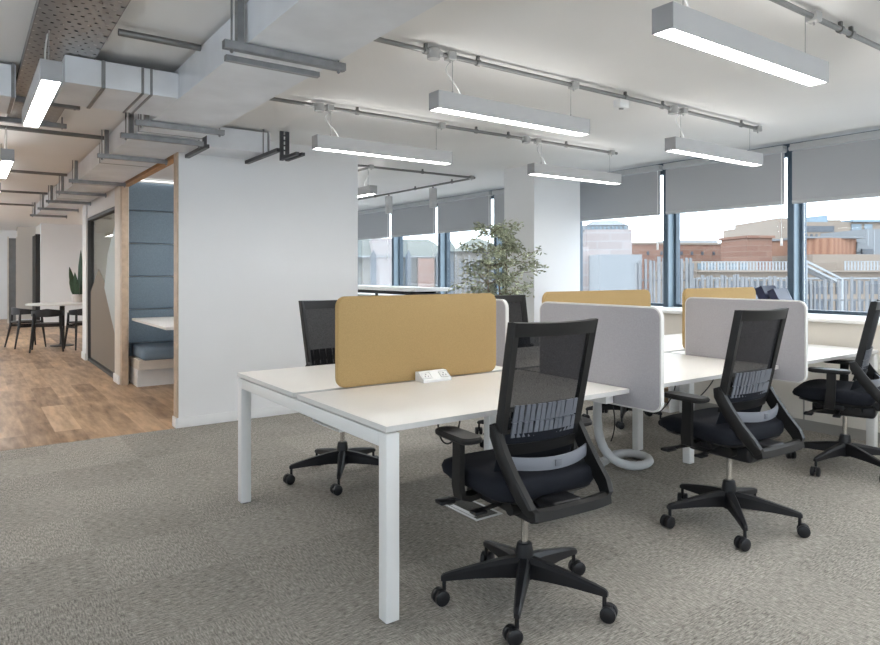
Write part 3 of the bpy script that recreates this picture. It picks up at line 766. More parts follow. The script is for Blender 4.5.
# ------------------------------------------------------------------ pendants
def pendant(p0, p1, z0, label, grp='linear pendant lights', first=None, tocl=CEIL-.03, up=True):
    p0 = Vector(p0); p1 = Vector(p1); c = (p0+p1)/2; Ln = (p1-p0).length
    ang = math.atan2((p1-p0).y, (p1-p0).x)
    if first is not None:
        return dup(first, None, (c.x, c.y, z0), ang, label)
    t = thing('pendant_light', label, 'pendant light', (0,0,0), grp)
    h, w = .093, .088; l = Ln/2
    hb = B().box((-l,-w/2,0),(l,-w/2+.006,h)).box((-l,w/2-.006,0),(l,w/2,h)).box((-l,-w/2+.006,h-.012),(l,-.02,h)).box((-l,.02,h-.012),(l,w/2-.006,h))
    make('housing', hb, 'lamp', t)
    for e0, e1 in ((-l-.004,-l),(l,l+.004)): make('end_cap', B().box((e0,-w/2,0),(e1,w/2,h)), 'lampcap', t)
    make('diffuser', B().box((-l+.001,-w/2+.0065,.004),(l-.001,w/2-.0065,.010)), 'glow', t)
    if not up: make('top_cover', B().box((-l,-.02,h-.012),(l,.02,h-.001)), 'lamp', t)
    if up: make('added_uplight_strip', B().box((-l+.03,-.0195,h-.010),(l-.03,.0195,h-.004)), 'added_upglow', t)  # upward strip added for a brighter ceiling
    for x in (-l+.12, l-.12):
        make('suspension_wire', B().cyl((x,0,h-.012),(x,0,tocl-z0-.008),.0018,6).cyl((x,.0,h-.003),(x,0,h+.022),.005,8), 'wire', t)
    make('power_cable', B().tube(bez((-l+.12,.005,tocl-z0-.03),(-l+.02,.02,tocl-z0-.10),(-l+.16,.01,h+.10),(-l+.19,.012,h-.004),10),.0035,6), 'cablewhite', t)
    t.location = (c.x, c.y, z0); t.rotation_euler = (0,0,ang)
    return t
ZL = 2.163
PL = pendant((2.015,2.87),(3.165,2.87), ZL, 'linear pendant light directly above the first desk')
pendant((1.975,1.47),(3.235,1.47), ZL, 'large linear pendant light nearest the camera, at the top of the photo', first=PL)
pendant((4.0,2.87),(5.25,2.87), ZL, 'linear pendant light above the middle screens, in front of the window blinds', first=PL)
pendant((1.98,4.26),(3.13,4.26), ZL, 'linear pendant light in front of the long white wall', first=PL)
pendant((4.0,4.26),(5.2,4.26), ZL, 'linear pendant light beside the top of the white column', first=PL)
pendant((.318,3.45),(.318,4.60), ZL, 'bright linear pendant light below the perforated cable tray', tocl=2.438, up=False)
pendant((.27,6.11),(.27,7.26), ZL, 'linear pendant light cut by the photo edge, further down the corridor', first=PL)
pendant((3.63,6.30),(3.63,7.5), ZL, 'linear pendant light seen past the end of the long white wall', first=PL)
# more of the same fittings, added out of frame to light the room
for i, (x, y) in enumerate(((2.6,.07),(4.6,.07),(4.6,1.47),(2.6,-1.33),(4.6,-1.33),(.4,-1.6))):
    pendant((x-.6,y),(x+.6,y), ZL, 'added linear pendant light out of frame above the unseen part of the office', first=PL)
for i, (x, y) in enumerate(((.27,9.0),(.27,11.0),(.27,13.0),(.27,15.2),(-1.2,7.2),(-1.2,11),(-1.2,13),(-1.2,15.2),(2.3,16.2),(-1.2,5.5),(-1.2,9),(2.6,14.5),(4.2,8.5),(4.2,10.5),(.3,17))):  # unseen lamps added because the corridor was too dark
    pendant((x,y-.6),(x,y+.6), ZL, 'added linear pendant light further along, out of view', first=PL)

pendant((2.6,9.4),(2.6,10.6), ZL, 'linear pendant light in the room seen through the glazed partition', first=PL)
# ------------------------------------------------------------------ conduits on the ceiling
def conduit(p0, p1, z, label, boxes=(), hooks=(), r=.013, clips=(), name='ceiling_conduit', big=()):
    p0 = Vector((*p0, z)); p1 = Vector((*p1, z)); d = (p1-p0).normalized()
    t = thing(name, label, 'conduit', p0, 'metal conduit runs under the ceiling')
    make('pipe', B().cyl(p0, p1, r, 10), 'conduit', t)
    for u in boxes:
        c = p0+d*u; make('junction_box', B().tube([c+Vector((0,0,.02)),c+Vector((0,0,-.035))], .034, 18).cyl(c-d*.05,c+d*.05,.018,10), 'boxmetal', t)
    for u in hooks:
        c = p0+d*u; make('hanger_box', B().box(c-Vector((.026,.026,.022)), c+Vector((.026,.026,.022)), .005).tube([c+Vector((0,0,-.02)),c+Vector((.0,0,-.035))],.006,6), 'boxmetal', t)
    for u in clips:
        c = p0+d*u; make('clip', B().cyl(c-d*.012,c+d*.012,.019,10).box(c-Vector((.008,.008,0)),c+Vector((.008,.008,CEIL-z-.001))), 'conduit', t)
    return t
ZC = 2.462
conduit((1.46,2.87),(5.2,2.87), ZC, 'metal ceiling conduit feeding the pendant over the first desk', (.55,2.62), (.66,1.61,2.74,3.74), clips=(.5,.85,2.1,2.5,3.5))
conduit((1.46,4.26),(5.16,4.26), ZC, 'metal ceiling conduit in front of the long white wall', (.55,2.5), (.63,1.6,2.64,3.62), clips=(.85,1.95,2.3,3.0))
conduit((1.46,1.47),(5.3,1.47), ZC, 'metal ceiling conduit across the top corner by the blinds', (.55,), (.64,1.68,2.66,3.7), clips=(.9,1.94,2.05))
conduit((3.0,6.36),(5.07,6.36), ZC, 'metal ceiling conduit running from the white wall towards the leafy tree', (), (.62,2.02), clips=(1.3,))
conduit((5.07,6.38),(5.07,11.5), ZC, 'metal ceiling conduit carrying the two cylinder spotlights', (), (), clips=(.45,1.3,2.4))
conduit((3.63,6.39),(3.63,10.5), ZC, 'short metal ceiling conduit above the pendant past the white wall end', (), (), clips=(.6,))
for y, lab in ((3.49,'dark ceiling conduit above the gap beside the perforated tray'), (6.30,'dark ceiling conduit crossing the corridor just past the cable tray end'), (8.94,'dark ceiling conduit over the middle of the corridor'), (11.2,'dark ceiling conduit towards the far end of the corridor'), (13.3,'dark ceiling conduit furthest down the corridor')):
    conduit((-1.5 if y > 4 else .60,y),(.985,y), 2.455, lab, r=.017)
# detector box on the first conduit
sn = thing('ceiling_sensor', 'small white box hanging from the conduit between two pendants', 'sensor', (3.52, 2.87, 2.38))
make('body', B().box((3.475,2.84,2.385),(3.565,2.90,2.44),.006), 'white', sn)
make('lens', B().cyl((3.52,2.87,2.378),(3.52,2.87,2.386),.016,14), 'boxmetal', sn)
# cylinder spots
for y, lab in ((7.25,'grey cylinder spotlight nearer the leafy tree'),(8.38,'grey cylinder spotlight nearer the white wall end')):
    s_ = thing('spotlight', lab, 'spotlight', (5.07,y,2.17), 'cylinder spotlights')
    make('body', B().lathe([(.048,2.17),(.053,2.176),(.053,2.42),(.048,2.425)], (5.07,y,0), 24), 'lamp', s_)
    make('stem', B().cyl((5.07,y,2.425),(5.07,y,2.447),.012,10), 'conduit', s_)

# ------------------------------------------------------------------ ducts
dm = thing('ceiling_duct', 'long rectangular silver air duct running down the corridor ceiling', 'air duct', (1.2, 5, 2.3))
make('casing', B().box((1.0,-1.0,2.30),(1.432,14.0,2.478)), 'steel', dm)
fl = B()
for y in (-.2, 5.05, 6.7, 8.4, 10.2, 12.0):
    fl.box((.995,y-.006,2.2965),(1.4365,y+.006,2.479))
make('flange', fl, 'strut', dm)
br = thing('ceiling_duct', 'dark square cross duct beside the bright pendant', 'air duct', (.7, 4.2, 2.3))
make('casing', B().box((.427,3.97,2.30),(.998,4.50,2.442)), 'steel', br)
make('flange', B().box((.60,3.962,2.294),(.618,4.51,2.444)).box((.80,3.962,2.294),(.812,4.51,2.444)).box((.845,3.962,2.294),(.857,4.51,2.444)), 'strut', br)
st = thing('ceiling_duct', 'short pale duct stub along the top of the long white wall', 'air duct', (1.76, 5.6, 2.3))
make('casing', B().box((1.44,5.40,2.31),(2.10,5.80,2.48)), 'steel', st)
make('flange', B().box((2.075,5.393,2.303),(2.09,5.806,2.486)), 'strut', st)
sd = thing('ceiling_duct', 'brown shadowed duct end at the edge of the corridor ceiling', 'air duct', (-.2, 4.8, 2.3))
make('casing', B().box((-1.2,4.48,2.30),(.238,4.95,2.48)), 'steel', sd)
make('flange', B().box((.215,4.472,2.294),(.232,4.958,2.486)), 'strut', sd)

# cable tray
for k, (x, r_, z_) in enumerate(((.31,.022,2.473),(.36,.026,2.477),(.415,.02,2.471),(.46,.024,2.475),(.515,.024,2.475))):  # cables added above the tray bed so its holes look dark
    cable([(x,-.95,z_+.0005),(x+.008,1.5,z_+.0005),(x-.006,3.5,z_+.0005),(x,5.9,z_+.0005)], 'added bundle of dark cables lying along the perforated ceiling tray', r_, 'cable', 'added_cable_bundle', 'darkstrut', 'added cable bundles in the perforated tray')
ct = thing('cable_tray', 'perforated metal cable tray under the corridor ceiling', 'cable tray', (.41, 3, 2.45))
make('tray_bed', B().box((.26,-1.0,2.448),(.565,5.95,2.450)), 'tray', ct)
make('side_rail', B().box((.255,-1.0,2.448),(.26,5.95,2.49)).box((.565,-1.0,2.448),(.57,5.95,2.49)), 'strut', ct)

# trapeze hangers below the long duct
def trapeze(y, xa, xb, label, z=2.262, second=True, rods=True, m='strut'):
    t = thing('trapeze_hanger', label, 'duct hanger', (xa, y, z), 'strut hangers under the ducts')
    make('channel', B().box((xa,y-.02,z),(xb,y+.02,z+.034)).box((xa-.001,y-.008,z-.001),(xb+.001,y+.008,z+.003)), m, t)
    if second: make('lower_channel', B().box((xa+.03,y+.055,z-.03),(xb-.10,y+.085,z-.006)), m, t)
    for x in (xa+.035, xb-(.03 if xb > 1.46 else .008)):
        make('threaded_rod', B().cyl((x,y,z-.015),(x,y,CEIL-.002),.0045,8).cyl((x,y,z-.012),(x,y,z),.008,6), 'strut', t)
    make('upright', B().box((xa+.055,y-.018,z+.034),(xa+.085,y+.018,CEIL-.002)), m, t)
    return t
for y, lab in ((2.85,'strut hanger under the nearest part of the long duct'), (4.66,'strut hanger under the duct just past the cross duct'), (5.16,'strut hanger with dark slot under the duct before the booth'),
               (6.17,'strut hanger under the duct beside the booth doorway'), (8.03,'strut hanger under the duct at the booth post'), (9.25,'strut hanger under the duct above the glass partition'), (10.5,'strut hanger under the duct at the far end of the glass partition'), (11.75,'strut hanger under the duct beyond the glass partition'), (13.2,'strut hanger under the far end of the long duct')):
    trapeze(y, .90, 1.475 if y < 5.5 else 1.453, lab, second=(y < 3))
# slotted bracket by the stub duct, arms along Y
sbk = thing('ceiling_bracket', 'dark slotted strut bracket on the ceiling at the end of the duct stub', 'bracket', (2.2, 5.4, 2.26))
up = B().box((2.165,5.34,2.275),(2.195,5.36,CEIL-.002)).box((2.215,5.34,2.275),(2.245,5.36,CEIL-.002))
for k in range(5): up.box((2.19,5.345,2.29+k*.042),(2.22,5.36,2.302+k*.042))
make('upright', up, 'darkstrut', sbk)
make('arm', B().box((2.165,5.02,2.25),(2.195,5.36,2.275)).box((2.215,5.02,2.25),(2.245,5.36,2.275)), 'darkstrut', sbk)
sbk2 = thing('ceiling_bracket', 'dark strut arm with a threaded rod under the duct stub', 'bracket', (2.0, 5.4, 2.27))
make('arm', B().box((2.01,5.03,2.262),(2.045,5.77,2.29)), 'darkstrut', sbk2)
make('threaded_rod', B().cyl((2.0275,5.37,2.255),(2.0275,5.37,CEIL-.002),.006,8), 'strut', sbk2)
sbk3 = thing('ceiling_bracket', 'dark strut arm at the corner where the stub meets the long duct', 'bracket', (1.5, 5.4, 2.27))
make('arm', B().box((1.50,5.2,2.262),(1.535,5.77,2.29)), 'darkstrut', sbk3)
make('upright', B().box((1.50,5.25,2.29),(1.53,5.27,CEIL-.002)), 'darkstrut', sbk3)
for (y, lab) in ((2.55,'strut bar under the near end of the perforated cable tray'),(5.12,'strut bar under the cable tray behind the bright pendant'),(5.85,'strut bar under the far end of the cable tray')):
    t = thing('tray_hanger', lab, 'tray hanger', (.4, y, 2.41), 'hangers under the cable tray')
    if y < 4: continue_ = None
    make('channel', B().box((.12,y-.02,2.412),(.64,y+.02,2.446)), 'strut', t)
    for x in (.15,.61): make('threaded_rod', B().cyl((x,y,2.405),(x,y,CEIL-.002),.005,8), 'strut', t)

# ------------------------------------------------------------------ high table past the wall
ht = thing('high_table', 'long white high table on dark metal legs by the far windows', 'table', (5.1, 9.6, 0))
make('tabletop', B().box((4.85,7.35,1.05),(5.45,12.2,1.10),.004), 'tabletop', ht)
make('frame', B().box((4.92,7.5,1.0),(5.38,12.1,1.02)).beam((4.95,7.6,1.035),(4.95,12.1,1.035),.03,.03).beam((5.35,7.6,1.035),(5.35,12.1,1.035),.03,.03), 'plastic', ht)
for y in (7.7, 9.2, 10.7, 12.0):
    for x, x2 in ((4.97,4.90),(5.33,5.40)):
        make('leg', B().beam((x,y,1.04),(x2,y-.12,.001),.035,.035), 'plastic', ht)

# ------------------------------------------------------------------ ficus
def ficus():
    x0, y0 = 4.54, 5.30
    t = thing('potted_ficus', 'leafy variegated ficus tree standing beside the white column', 'plant', (x0,y0,0))
    x0 -= .0
    make('pot', B().lathe([(.13,.0),(.165,.01),(.20,.40),(.20,.42),(.18,.42),(.175,.38)], (x0,y0,0), 28), 'pot', t)
    make('soil', B().lathe([(.174,.375),(.174,.385)], (x0,y0,0), 24), 'soil', t)
    rnd = random.Random(11)
    tr = B(); tips = []
    top = Vector((x0,y0,.38))
    for s in range(3):
        a = s*2.1; p = [Vector((x0+.03*math.cos(a), y0+.03*math.sin(a), .38))]
        for k in range(1,9):
            p.append(Vector((x0+.06*math.cos(a+k*.3)+(-.02*k if s == 1 else .008*k), y0+.04*math.sin(a+k*.3), .38+k*.162)))
        tr.tube(p, .012, 7, radii=[.014-.0013*i for i in range(len(p))])
        for k in range(4,9):
            for j in range(4):
                aa = rnd.uniform(0,2*PI); ln = rnd.uniform(.16,.40)*(1.15 if k < 7 else .75); up_ = rnd.uniform(-.12,.35)
                d = RT*math.cos(aa)+FW*math.sin(aa)*.8
                e = p[k]+d*ln+Vector((0,0,up_*ln+rnd.uniform(-.02,.10)))
                m_ = (p[k]+e)/2+Vector((0,0,.04))
                tr.tube([p[k],m_,e], .004, 5, radii=[.005,.0035,.002]); tips.append((p[k],m_,e))
    make('trunk', tr, 'bark', t)
    lf = B(); bm = lf.bm
    def leaf(c, d, l, w):
        d = d.normalized(); sdv = d.cross(Vector((rnd.uniform(-1,1),rnd.uniform(-1,1),rnd.uniform(.2,1)))).normalized(); nn = d.cross(sdv)
        a = bm.verts.new(c); b1 = bm.verts.new(c+d*l*.45+sdv*w/2+nn*w*.15); b2 = bm.verts.new(c+d*l*.45-sdv*w/2+nn*w*.15); e = bm.verts.new(c+d*l); m_ = bm.verts.new(c+d*l*.45)
        bm.faces.new((a,b1,m_)); bm.faces.new((a,m_,b2)); bm.faces.new((b1,e,m_)); bm.faces.new((m_,e,b2))
    for (p, m_, e) in tips:
        for k in range(52):
            u = rnd.uniform(.25,1.05); c = (p.lerp(m_,u*2) if u < .5 else m_.lerp(e,min(1.08,u*2-1)))
            c = c+Vector((rnd.gauss(0,.022),rnd.gauss(0,.022),rnd.gauss(0,.028)))
            d = (e-p).normalized()*.5+Vector((rnd.uniform(-1,1),rnd.uniform(-1,1),rnd.uniform(-1,.35)))
            leaf(c, d, rnd.uniform(.035,.06), rnd.uniform(.018,.028))
    make('foliage', lf, 'leaf', t, sharp=1, recalc=False)
ficus()

# ------------------------------------------------------------------ round table at the end of the corridor
TX, TY = 1.42, 13.6
rt_ = thing('round_table', 'round white-topped cafe table at the end of the corridor', 'table', (TX,TY,0))
make('tabletop', B().lathe([(.55,.735),(.56,.738),(.56,.756),(.555,.76)], (TX,TY,0), 40), 'tabletop', rt_)
make('pedestal', B().lathe([(.19,.0),(.19,.012),(.05,.03),(.04,.06),(.04,.72),(.12,.735)], (TX,TY,0), 24), 'blackwood', rt_)
def cafe(label):
    t = thing('cafe_chair', label, 'chair', (0,0,0), 'black wooden armchairs round the cafe table')
    make('seat', B().loft([[(a,b,z) for a,b in rrect(-w,w,-w,w+.01,.07,5)] for z,w in ((.43,.20),(.435,.225),(.455,.23),(.462,.215))]), 'blackwood', t)
    for sx, sy in ((-1,1),(1,1),(-1,-1),(1,-1)):
        make('leg', B().tube([(sx*.27,sy*.25-(.05 if sy<0 else 0),.0),(sx*.22,sy*.20,.45),(sx*.215,sy*.19+(0 if sy>0 else 0),.62 if sy > 0 else .635)], .017, 8, radii=[.014,.026,.020]), 'blackwood', t)
    pts = []
    rg = []
    for k in range(21):
        a = math.radians(-35-290*0 + (0)); u = -1+2*k/20
        th = math.radians(90+u*150+180)
        x = .255*math.cos(th); y = .245*math.sin(th)
        h = .036+.10*max(0,1-abs(u)*1.0)
        z = .622+.02*max(0,1-abs(u)*1.2)
        n = Vector((math.cos(th),math.sin(th),0)); c = Vector((x,y,z))
        rg.append([c+n*.013-Vector((0,0,h/2)), c+n*.013+Vector((0,0,h/2)), c-n*.013+Vector((0,0,h/2)), c-n*.013-Vector((0,0,h/2))])
    make('backrest', B().loft(rg), 'blackwood', t, sharp=50)
    make('stretcher', B().beam((-.235,.215,.38),(-.235,-.23,.38),.02,.035).beam((.235,.215,.38),(.235,-.23,.38),.02,.035).beam((-.225,.205,.40),(.225,.205,.40),.02,.03), 'blackwood', t)
    return t
K1 = cafe('black wooden armchair with splayed legs at the corridor side of the round table')
K1.scale = (.88,.88,1); K1.location = (.89,TY+.12,0); K1.rotation_euler = (0,0,math.radians(-75))
dup(K1, None, (1.13,TY-.74,0), math.radians(-8), 'black wooden armchair in front of the round table, its back to the camera')
dup(K1, None, (1.68,TY-.68,0), math.radians(14), 'black wooden armchair beside the partition post at the round table')
sp = thing('potted_snake_plant', 'tall snake plant in a pale pot on the round table', 'plant', (TX+.28,TY+.22,.761))
px_, py_ = TX+.28, TY+.22
make('pot', B().lathe([(.075,.761),(.09,.768),(.105,.91),(.095,.91),(.09,.89)], (px_,py_,0), 24), 'potpale', sp)
rn = random.Random(3)
for k in range(9):
    a = k*2.4; r0 = .03+.025*(k % 3); ln = (.85,.55,.42,.62,.38,.5,.3,.45,.35)[k]
    c = Vector((px_+r0*math.cos(a), py_+r0*math.sin(a), .875)); ld = Vector((math.cos(a)*.22,math.sin(a)*.22,1)).normalized()
    if k == 0: ld = Vector((0.02,0.02,1)).normalized()
    sdv = (RT*math.cos(k*.9)+FW*math.sin(k*.9)*.6).normalized(); n2 = sdv.cross(ld)
    rg = []
    for u, w in ((0,.030),(.3,.048),(.65,.042),(.9,.018),(1,.003)):
        q = c+ld*ln*u; rg.append([q+sdv*w, q+n2*.006, q-sdv*w, q-n2*.004])
    make('leaf', B().loft(rg), 'leafdark', sp)

# ------------------------------------------------------------------ outside
struct('ground_outside', B().box((8,-60,-12.5),(220,230,-12)), 'ground')
YAW = -math.atan2(FW.x, FW.y)
def bl(name, label, pxc, Dp, cat='building', yaw=0):
    """an Empty on the ground at a distance along the view; local x runs to the side, local y away"""
    p = FW*Dp + RT*((pxc-CX)/F*Dp)
    t = thing(name, label, cat, (p.x, p.y, -12)); t.rotation_euler = (0,0,YAW+yaw); t['_d'] = Dp; t['_c'] = pxc
    return t
def LX(t, px): return (px-t['_c'])/F*t['_d']
def LZ(t, py): return H+(CY-py)/F*t['_d']+12
def bbox(t, name, px0, px1, py0, py1, y0, y1, m, bev=0):
    z1 = LZ(t,py0); z0 = 0 if py1 is None else LZ(t,py1)
    return make(name, B().box((LX(t,px0),y0,z0),(LX(t,px1),y1,z1)), m, t, shift=False)
def wins(t, xs, w, py0, py1, y, m='o_dark', name='window'):
    for x in xs: make(name, B().box((LX(t,x-w/2),y-.06,LZ(t,py1)),(LX(t,x+w/2),y+.05,LZ(t,py0))), m, t, shift=False)
# red brick range
t = bl('brick_building', 'long low red brick building across the middle of the window view', 690, 82, yaw=.12)
bbox(t,'wall',628,782,243.5,None,0,12,'o_red'); bbox(t,'parapet',627.6,782.4,242.8,244.6,-.15,12.1,'o_beige')
wins(t,(646,660,681,692,703,715,726,738,757,768),2.4,251.5,255,-0.0)
bbox(t,'plant_screen',688,742,238,242.8,5,9,'o_rail')
t = bl('brick_tower', 'square red brick block rising above the brick range', 759, 70, yaw=.12)
bbox(t,'wall',746,773,238,None,0,5,'o_red'); bbox(t,'roof_slab',744.5,774.5,235.6,238,-.3,5.3,'o_red'); bbox(t,'side_block',773,778,243,None,1,4,'o_red')
t = bl('green_building', 'dark green flat roofed block beside the window mullion', 788, 105)
bbox(t,'wall',775,815,239,None,0,12,'o_green'); bbox(t,'fascia',774.5,815.5,251,253,-.2,0,'o_rail')
# beige office far behind
t = bl('office_building', 'tall beige office building with a blue glass roof on the skyline', 832, 120)
bbox(t,'wall',780,902,222,None,0,24,'o_beige'); bbox(t,'tower',784,796,217,222,2,20,'o_beige'); bbox(t,'upper_floor',832,848,219,222,2,20,'o_beige')
z0, z1, z2 = LZ(t,222), LZ(t,217.5), LZ(t,214.5)
make('glass_roof', B().prism([(LX(t,803),1,z0),(LX(t,831),1,z0),(LX(t,831),1,z2),(LX(t,803),1,z1)],(0,16,0)),'o_blue',t,shift=False)
bbox(t,'dark_storey',806,834,226,232,-.1,.2,'o_dark')
wins(t,(806.5,811.5,816.5,821.5,826.5),2.2,234,236.5,0)
bbox(t,'glazed_bay',851,861,224,233,-.15,.2,'o_glass'); bbox(t,'glazed_bay',864,872,224,232,-.15,.2,'o_glass')
bbox(t,'roof_canopy',850,902,220,222.2,-.8,18,'o_blue')
t = bl('white_block', 'pale slab tower at the edge of the window view', 878, 100)
bbox(t,'wall',866,905,229,None,0,12,'o_white'); wins(t,(868,874),.8,230,262,0,'o_rail','fin')
# copper clad hall
t = bl('copper_hall', 'orange copper clad hall under the beige office building', 834, 70)
zt = LZ(t,238.5); zb = LZ(t,258)
make('wall', B().prism([(LX(t,804),0,zb-6),(LX(t,826),-1.2,zb-6),(LX(t,860),.6,zb-6),(LX(t,860),9,zb-6),(LX(t,804),9,zb-6)],(0,0,zt-zb+6)),'o_copper',t,shift=False)
bbox(t,'roof_slab',802,862,236.6,238.5,-.6,9.2,'o_white')
zr = LZ(t,252.5)
make('white_roof', B().prism([(LX(t,859),.4,zr),(LX(t,878),.4,zr),(LX(t,871),.4,LZ(t,245.5)),(LX(t,860),.4,LZ(t,241.5))],(0,7,0)),'o_white',t,shift=False)
bbox(t,'plinth',800,885,255,None,-2.4,9,'o_beige'); bbox(t,'dark_band',862,873,249,254,-.1,.2,'o_dark')
# terrace building in front
t = bl('terrace_building', 'beige terrace building with a white railing across its roof edge', 800, 52)
bbox(t,'wall',697,918,271.5,None,0,12,'o_beige'); bbox(t,'deck',696,919,270.4,272,-.5,12,'o_beige')
rl = B()
for a, b_, y0_, y1_ in ((700,800,261.5,271),(842,918,261,271)):
    rl.box((LX(t,a),-.45,LZ(t,y0_+.6)),(LX(t,b_),-.38,LZ(t,y0_))); rl.box((LX(t,a),-.45,LZ(t,266.4)),(LX(t,b_),-.40,LZ(t,265.9))); rl.box((LX(t,a),-.45,LZ(t,270.6)),(LX(t,b_),-.38,LZ(t,270)))
    x = a
    while x <= b_:
        rl.box((LX(t,x)-.05,-.45,LZ(t,271)),(LX(t,x)+.05,-.38,LZ(t,y0_))); x += 3.2
make('railing', rl, 'o_rail', t, shift=False)
bbox(t,'penthouse',704,800,259.5,270.4,7,11.5,'o_beige'); wins(t,(712,724,736,748,760,772,784),8,262,269,7.0,'o_glass','window')
bbox(t,'chimney',852,866,262,272,2,6,'o_beige')
wins(t,[701+7.6*k for k in range(28)],4.6,281,294,0)
wins(t,[701+7.6*k for k in range(28)],4.6,299,316,0)
bbox(t,'string_course',697,918,277.5,279.2,-.12,0,'o_rail')
# escape stair in front of the terrace
t = bl('escape_stair', 'slanting white metal stair beside the window mullion outside', 818, 40, 'stair')
es = B()
for dy in (0,1.1):
    for o_ in (0,4.6): es.beam((LX(t,806),dy,LZ(t,261+o_)),(LX(t,842),dy,LZ(t,279+o_)),.09,.12)
    es.beam((LX(t,806),dy,LZ(t,261)),(LX(t,806),dy,LZ(t,300)),.12,.12); es.beam((LX(t,842),dy,LZ(t,279)),(LX(t,842),dy,0),.12,.12); es.beam((LX(t,806),dy,LZ(t,300)),(LX(t,806),dy,0),.12,.12)
for k in range(14): es.box((LX(t,806+36*k/14),0,LZ(t,266+18*k/14)-.03),(LX(t,806+36*(k+1)/14),1.1,LZ(t,266+18*k/14)+.03))
make('stair_frame', es, 'o_rail', t, shift=False)
# pale tower and white wall on the left of that window
t = bl('pale_building', 'pale brick block with a railed roof beside the white column', 610, 48, yaw=-.1)
bbox(t,'wall',586,631.5,229.5,None,0,10,'o_pale'); bbox(t,'roof_slab',585,630,224.5,229.8,.6,9,'o_white')
z0 = LZ(t,224.5); make('roof_canopy', B().prism([(LX(t,588),.5,z0),(LX(t,628),.5,z0),(LX(t,618),.5,LZ(t,219.5)),(LX(t,594),.5,LZ(t,220.5))],(0,7,0)),'o_rail',t,shift=False)
wins(t,[590+4*k for k in range(10)],2.4,226,229,.6,'o_glass','louvre')
t = bl('white_annex', 'plain white rendered annex in front of the pale brick block', 620, 30)
bbox(t,'wall',599,642,254.5,None,0,6,'o_white'); bbox(t,'wing',592,599,245,None,2,8,'o_pale')
# slatted screens standing on the near roof
def fins(label, pa, pb, Dp, pt, pitch, seed, lowpx):
    t = bl('slatted_screen', label, (pa+pb)/2, Dp, 'fence')
    r = random.Random(seed); sb_ = B(); x = pa
    while x < pb:
        w = r.uniform(.035,.06); top_ = LZ(t,pt+r.uniform(-2.5,2.5)); xx = LX(t,x)
        sb_.box((xx-w/2,0,LZ(t,lowpx)),(xx+w/2,.05,top_)); x += pitch*r.uniform(.6,1.35)
    make('slats', sb_, 'o_fin', t, shift=False)
    make('rail', B().box((LX(t,pa-1),.06,LZ(t,lowpx-2)),(LX(t,pb+1),.12,LZ(t,lowpx-4))).box((LX(t,pa-1),.06,LZ(t,pt+22)),(LX(t,pb+1),.1,LZ(t,pt+20.5))), 'o_fin', t, shift=False)
    for x in (pa, pb): make('post', B().box((LX(t,x)-.05,.05,0),(LX(t,x)+.05,.15,LZ(t,pt+4))), 'o_fin', t, shift=False)
fins('uneven pale slatted screen in front of the white annex', 640, 692, 13, 259, 5.2, 1, 330)
fins('pale slatted screen below the terrace railing outside the sill folders', 694, 800, 14, 276, 5.0, 2, 330)
fins('pale slatted screen outside the window by the edge of the photo', 806, 912, 14.5, 279, 6.0, 3, 330)
fins('pale slatted screen outside the window behind the tree', 452, 505, 16, 257, 4.6, 4, 320)
# stone church and its roofs, left windows
t = bl('stone_church', 'pale stone church with dark pointed windows seen past the wall end', 395, 40, yaw=.15)
bbox(t,'wall',340,447,256,None,0,10,'o_stone')
bbox(t,'gable_block',372,396,239,None,-.5,5,'o_pale')
z0 = LZ(t,257)
make('roof', B().prism([(LX(t,338),-.5,z0),(LX(t,448),-.5,z0),(LX(t,448),5,z0+1.0),(LX(t,440),5,z0+1.25),(LX(t,345),5,z0+1.25)],(0,0,.06)).loft([[(LX(t,338),-.4,z0),(LX(t,449),-.4,z0),(LX(t,449),10,z0),(LX(t,338),10,z0)],[(LX(t,345),4.5,z0+1.15),(LX(t,442),4.5,z0+1.15),(LX(t,442),5.5,z0+1.15),(LX(t,345),5.5,z0+1.15)]]),'o_roof',t,shift=False)
bbox(t,'brick_bay',417,433,258.5,None,-.7,1,'o_red')
for xc in (373,407.5,438):
    w = 5.5
    make('pointed_window', B().prism([(LX(t,xc-w/2),-.62,LZ(t,290)),(LX(t,xc+w/2),-.62,LZ(t,290)),(LX(t,xc+w/2),-.62,LZ(t,256)),(LX(t,xc),-.62,LZ(t,250)),(LX(t,xc-w/2),-.62,LZ(t,256))],(0,.3,0)),'o_dark',t,shift=False)
bbox(t,'gutter',338,448,256.4,257.4,-.6,-.45,'o_rail')
t = bl('hipped_house', 'stone house with a grey green hipped roof behind the tree', 466, 55)
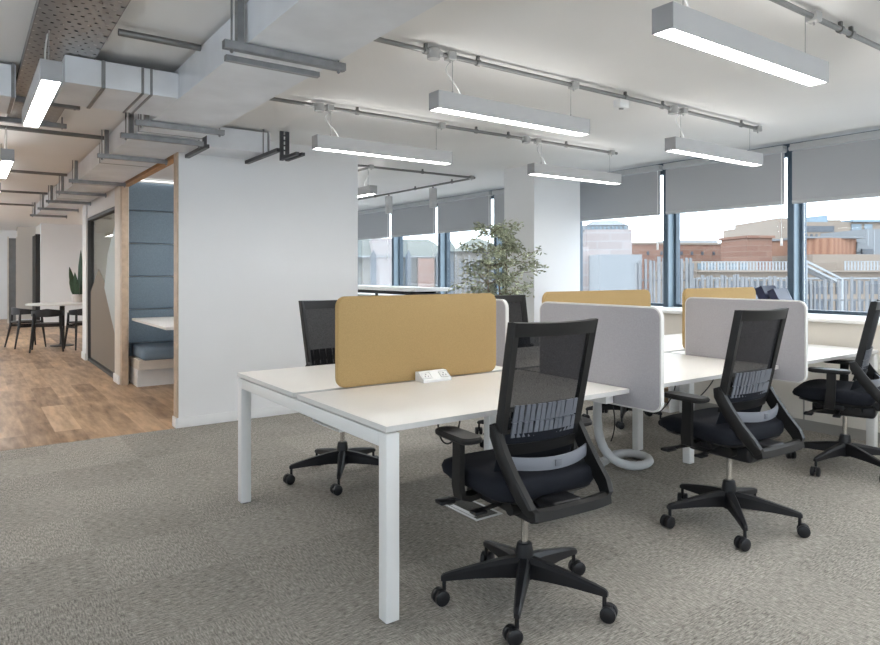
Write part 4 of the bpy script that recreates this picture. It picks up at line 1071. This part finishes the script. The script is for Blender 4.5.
bbox(t,'wall',436,512,251,None,0,10,'o_stone')
z0 = LZ(t,251.5)
for xa, xb, xt, pt in ((434,458,447,238),(452,514,478,236)):
    make('roof', B().loft([[(LX(t,xa),-.5,z0),(LX(t,xb),-.5,z0),(LX(t,xb),10,z0),(LX(t,xa),10,z0)],[(LX(t,xt)-.3,3.5,LZ(t,pt)),(LX(t,xt)+.3,3.5,LZ(t,pt)),(LX(t,xt)+.3,6,LZ(t,pt)),(LX(t,xt)-.3,6,LZ(t,pt))]]),'o_roof',t,shift=False)
wins(t,(444,452,461,470,480,490,500),3.2,262,272,0)
for o in list(bpy.data.objects):
    for k in ('_d','_c'):
        if k in o: del o[k]

# ------------------------------------------------------------------ sky
w = bpy.data.worlds.new('sky'); SC.world = w; w.use_nodes = True
nt = w.node_tree; nt.nodes.clear()
N, K = nt.nodes.new, nt.links.new
wo = N('ShaderNodeOutputWorld'); bg = N('ShaderNodeBackground'); bg.inputs[1].default_value = SKY
tc = N('ShaderNodeTexCoord'); mp = N('ShaderNodeMapping'); mp.inputs['Scale'].default_value = (1,1,4)
no = N('ShaderNodeTexNoise'); no.inputs['Scale'].default_value = 3; no.inputs['Detail'].default_value = 5
K(tc.outputs['Generated'], mp.inputs[0]); K(mp.outputs[0], no.inputs['Vector'])
rp = N('ShaderNodeValToRGB'); rp.color_ramp.elements[0].position = .35; rp.color_ramp.elements[1].position = .6
rp.color_ramp.elements[0].color = (.80,.90,1.0,1); rp.color_ramp.elements[1].color = (.97,.985,1.0,1)
K(no.outputs['Fac'], rp.inputs[0]); K(rp.outputs[0], bg.inputs[0]); K(bg.outputs[0], wo.inputs[0])

SC.view_settings.view_transform = 'Standard'; SC.view_settings.look = 'None'
SC.view_settings.exposure = .55; SC.view_settings.gamma = 1; SC.view_settings.use_curve_mapping = False
SC.cycles.use_denoising = True
SC.cycles.max_bounces = 10; SC.cycles.diffuse_bounces = 6; SC.cycles.transparent_max_bounces = 16
SC.cycles.sample_clamp_indirect = 6
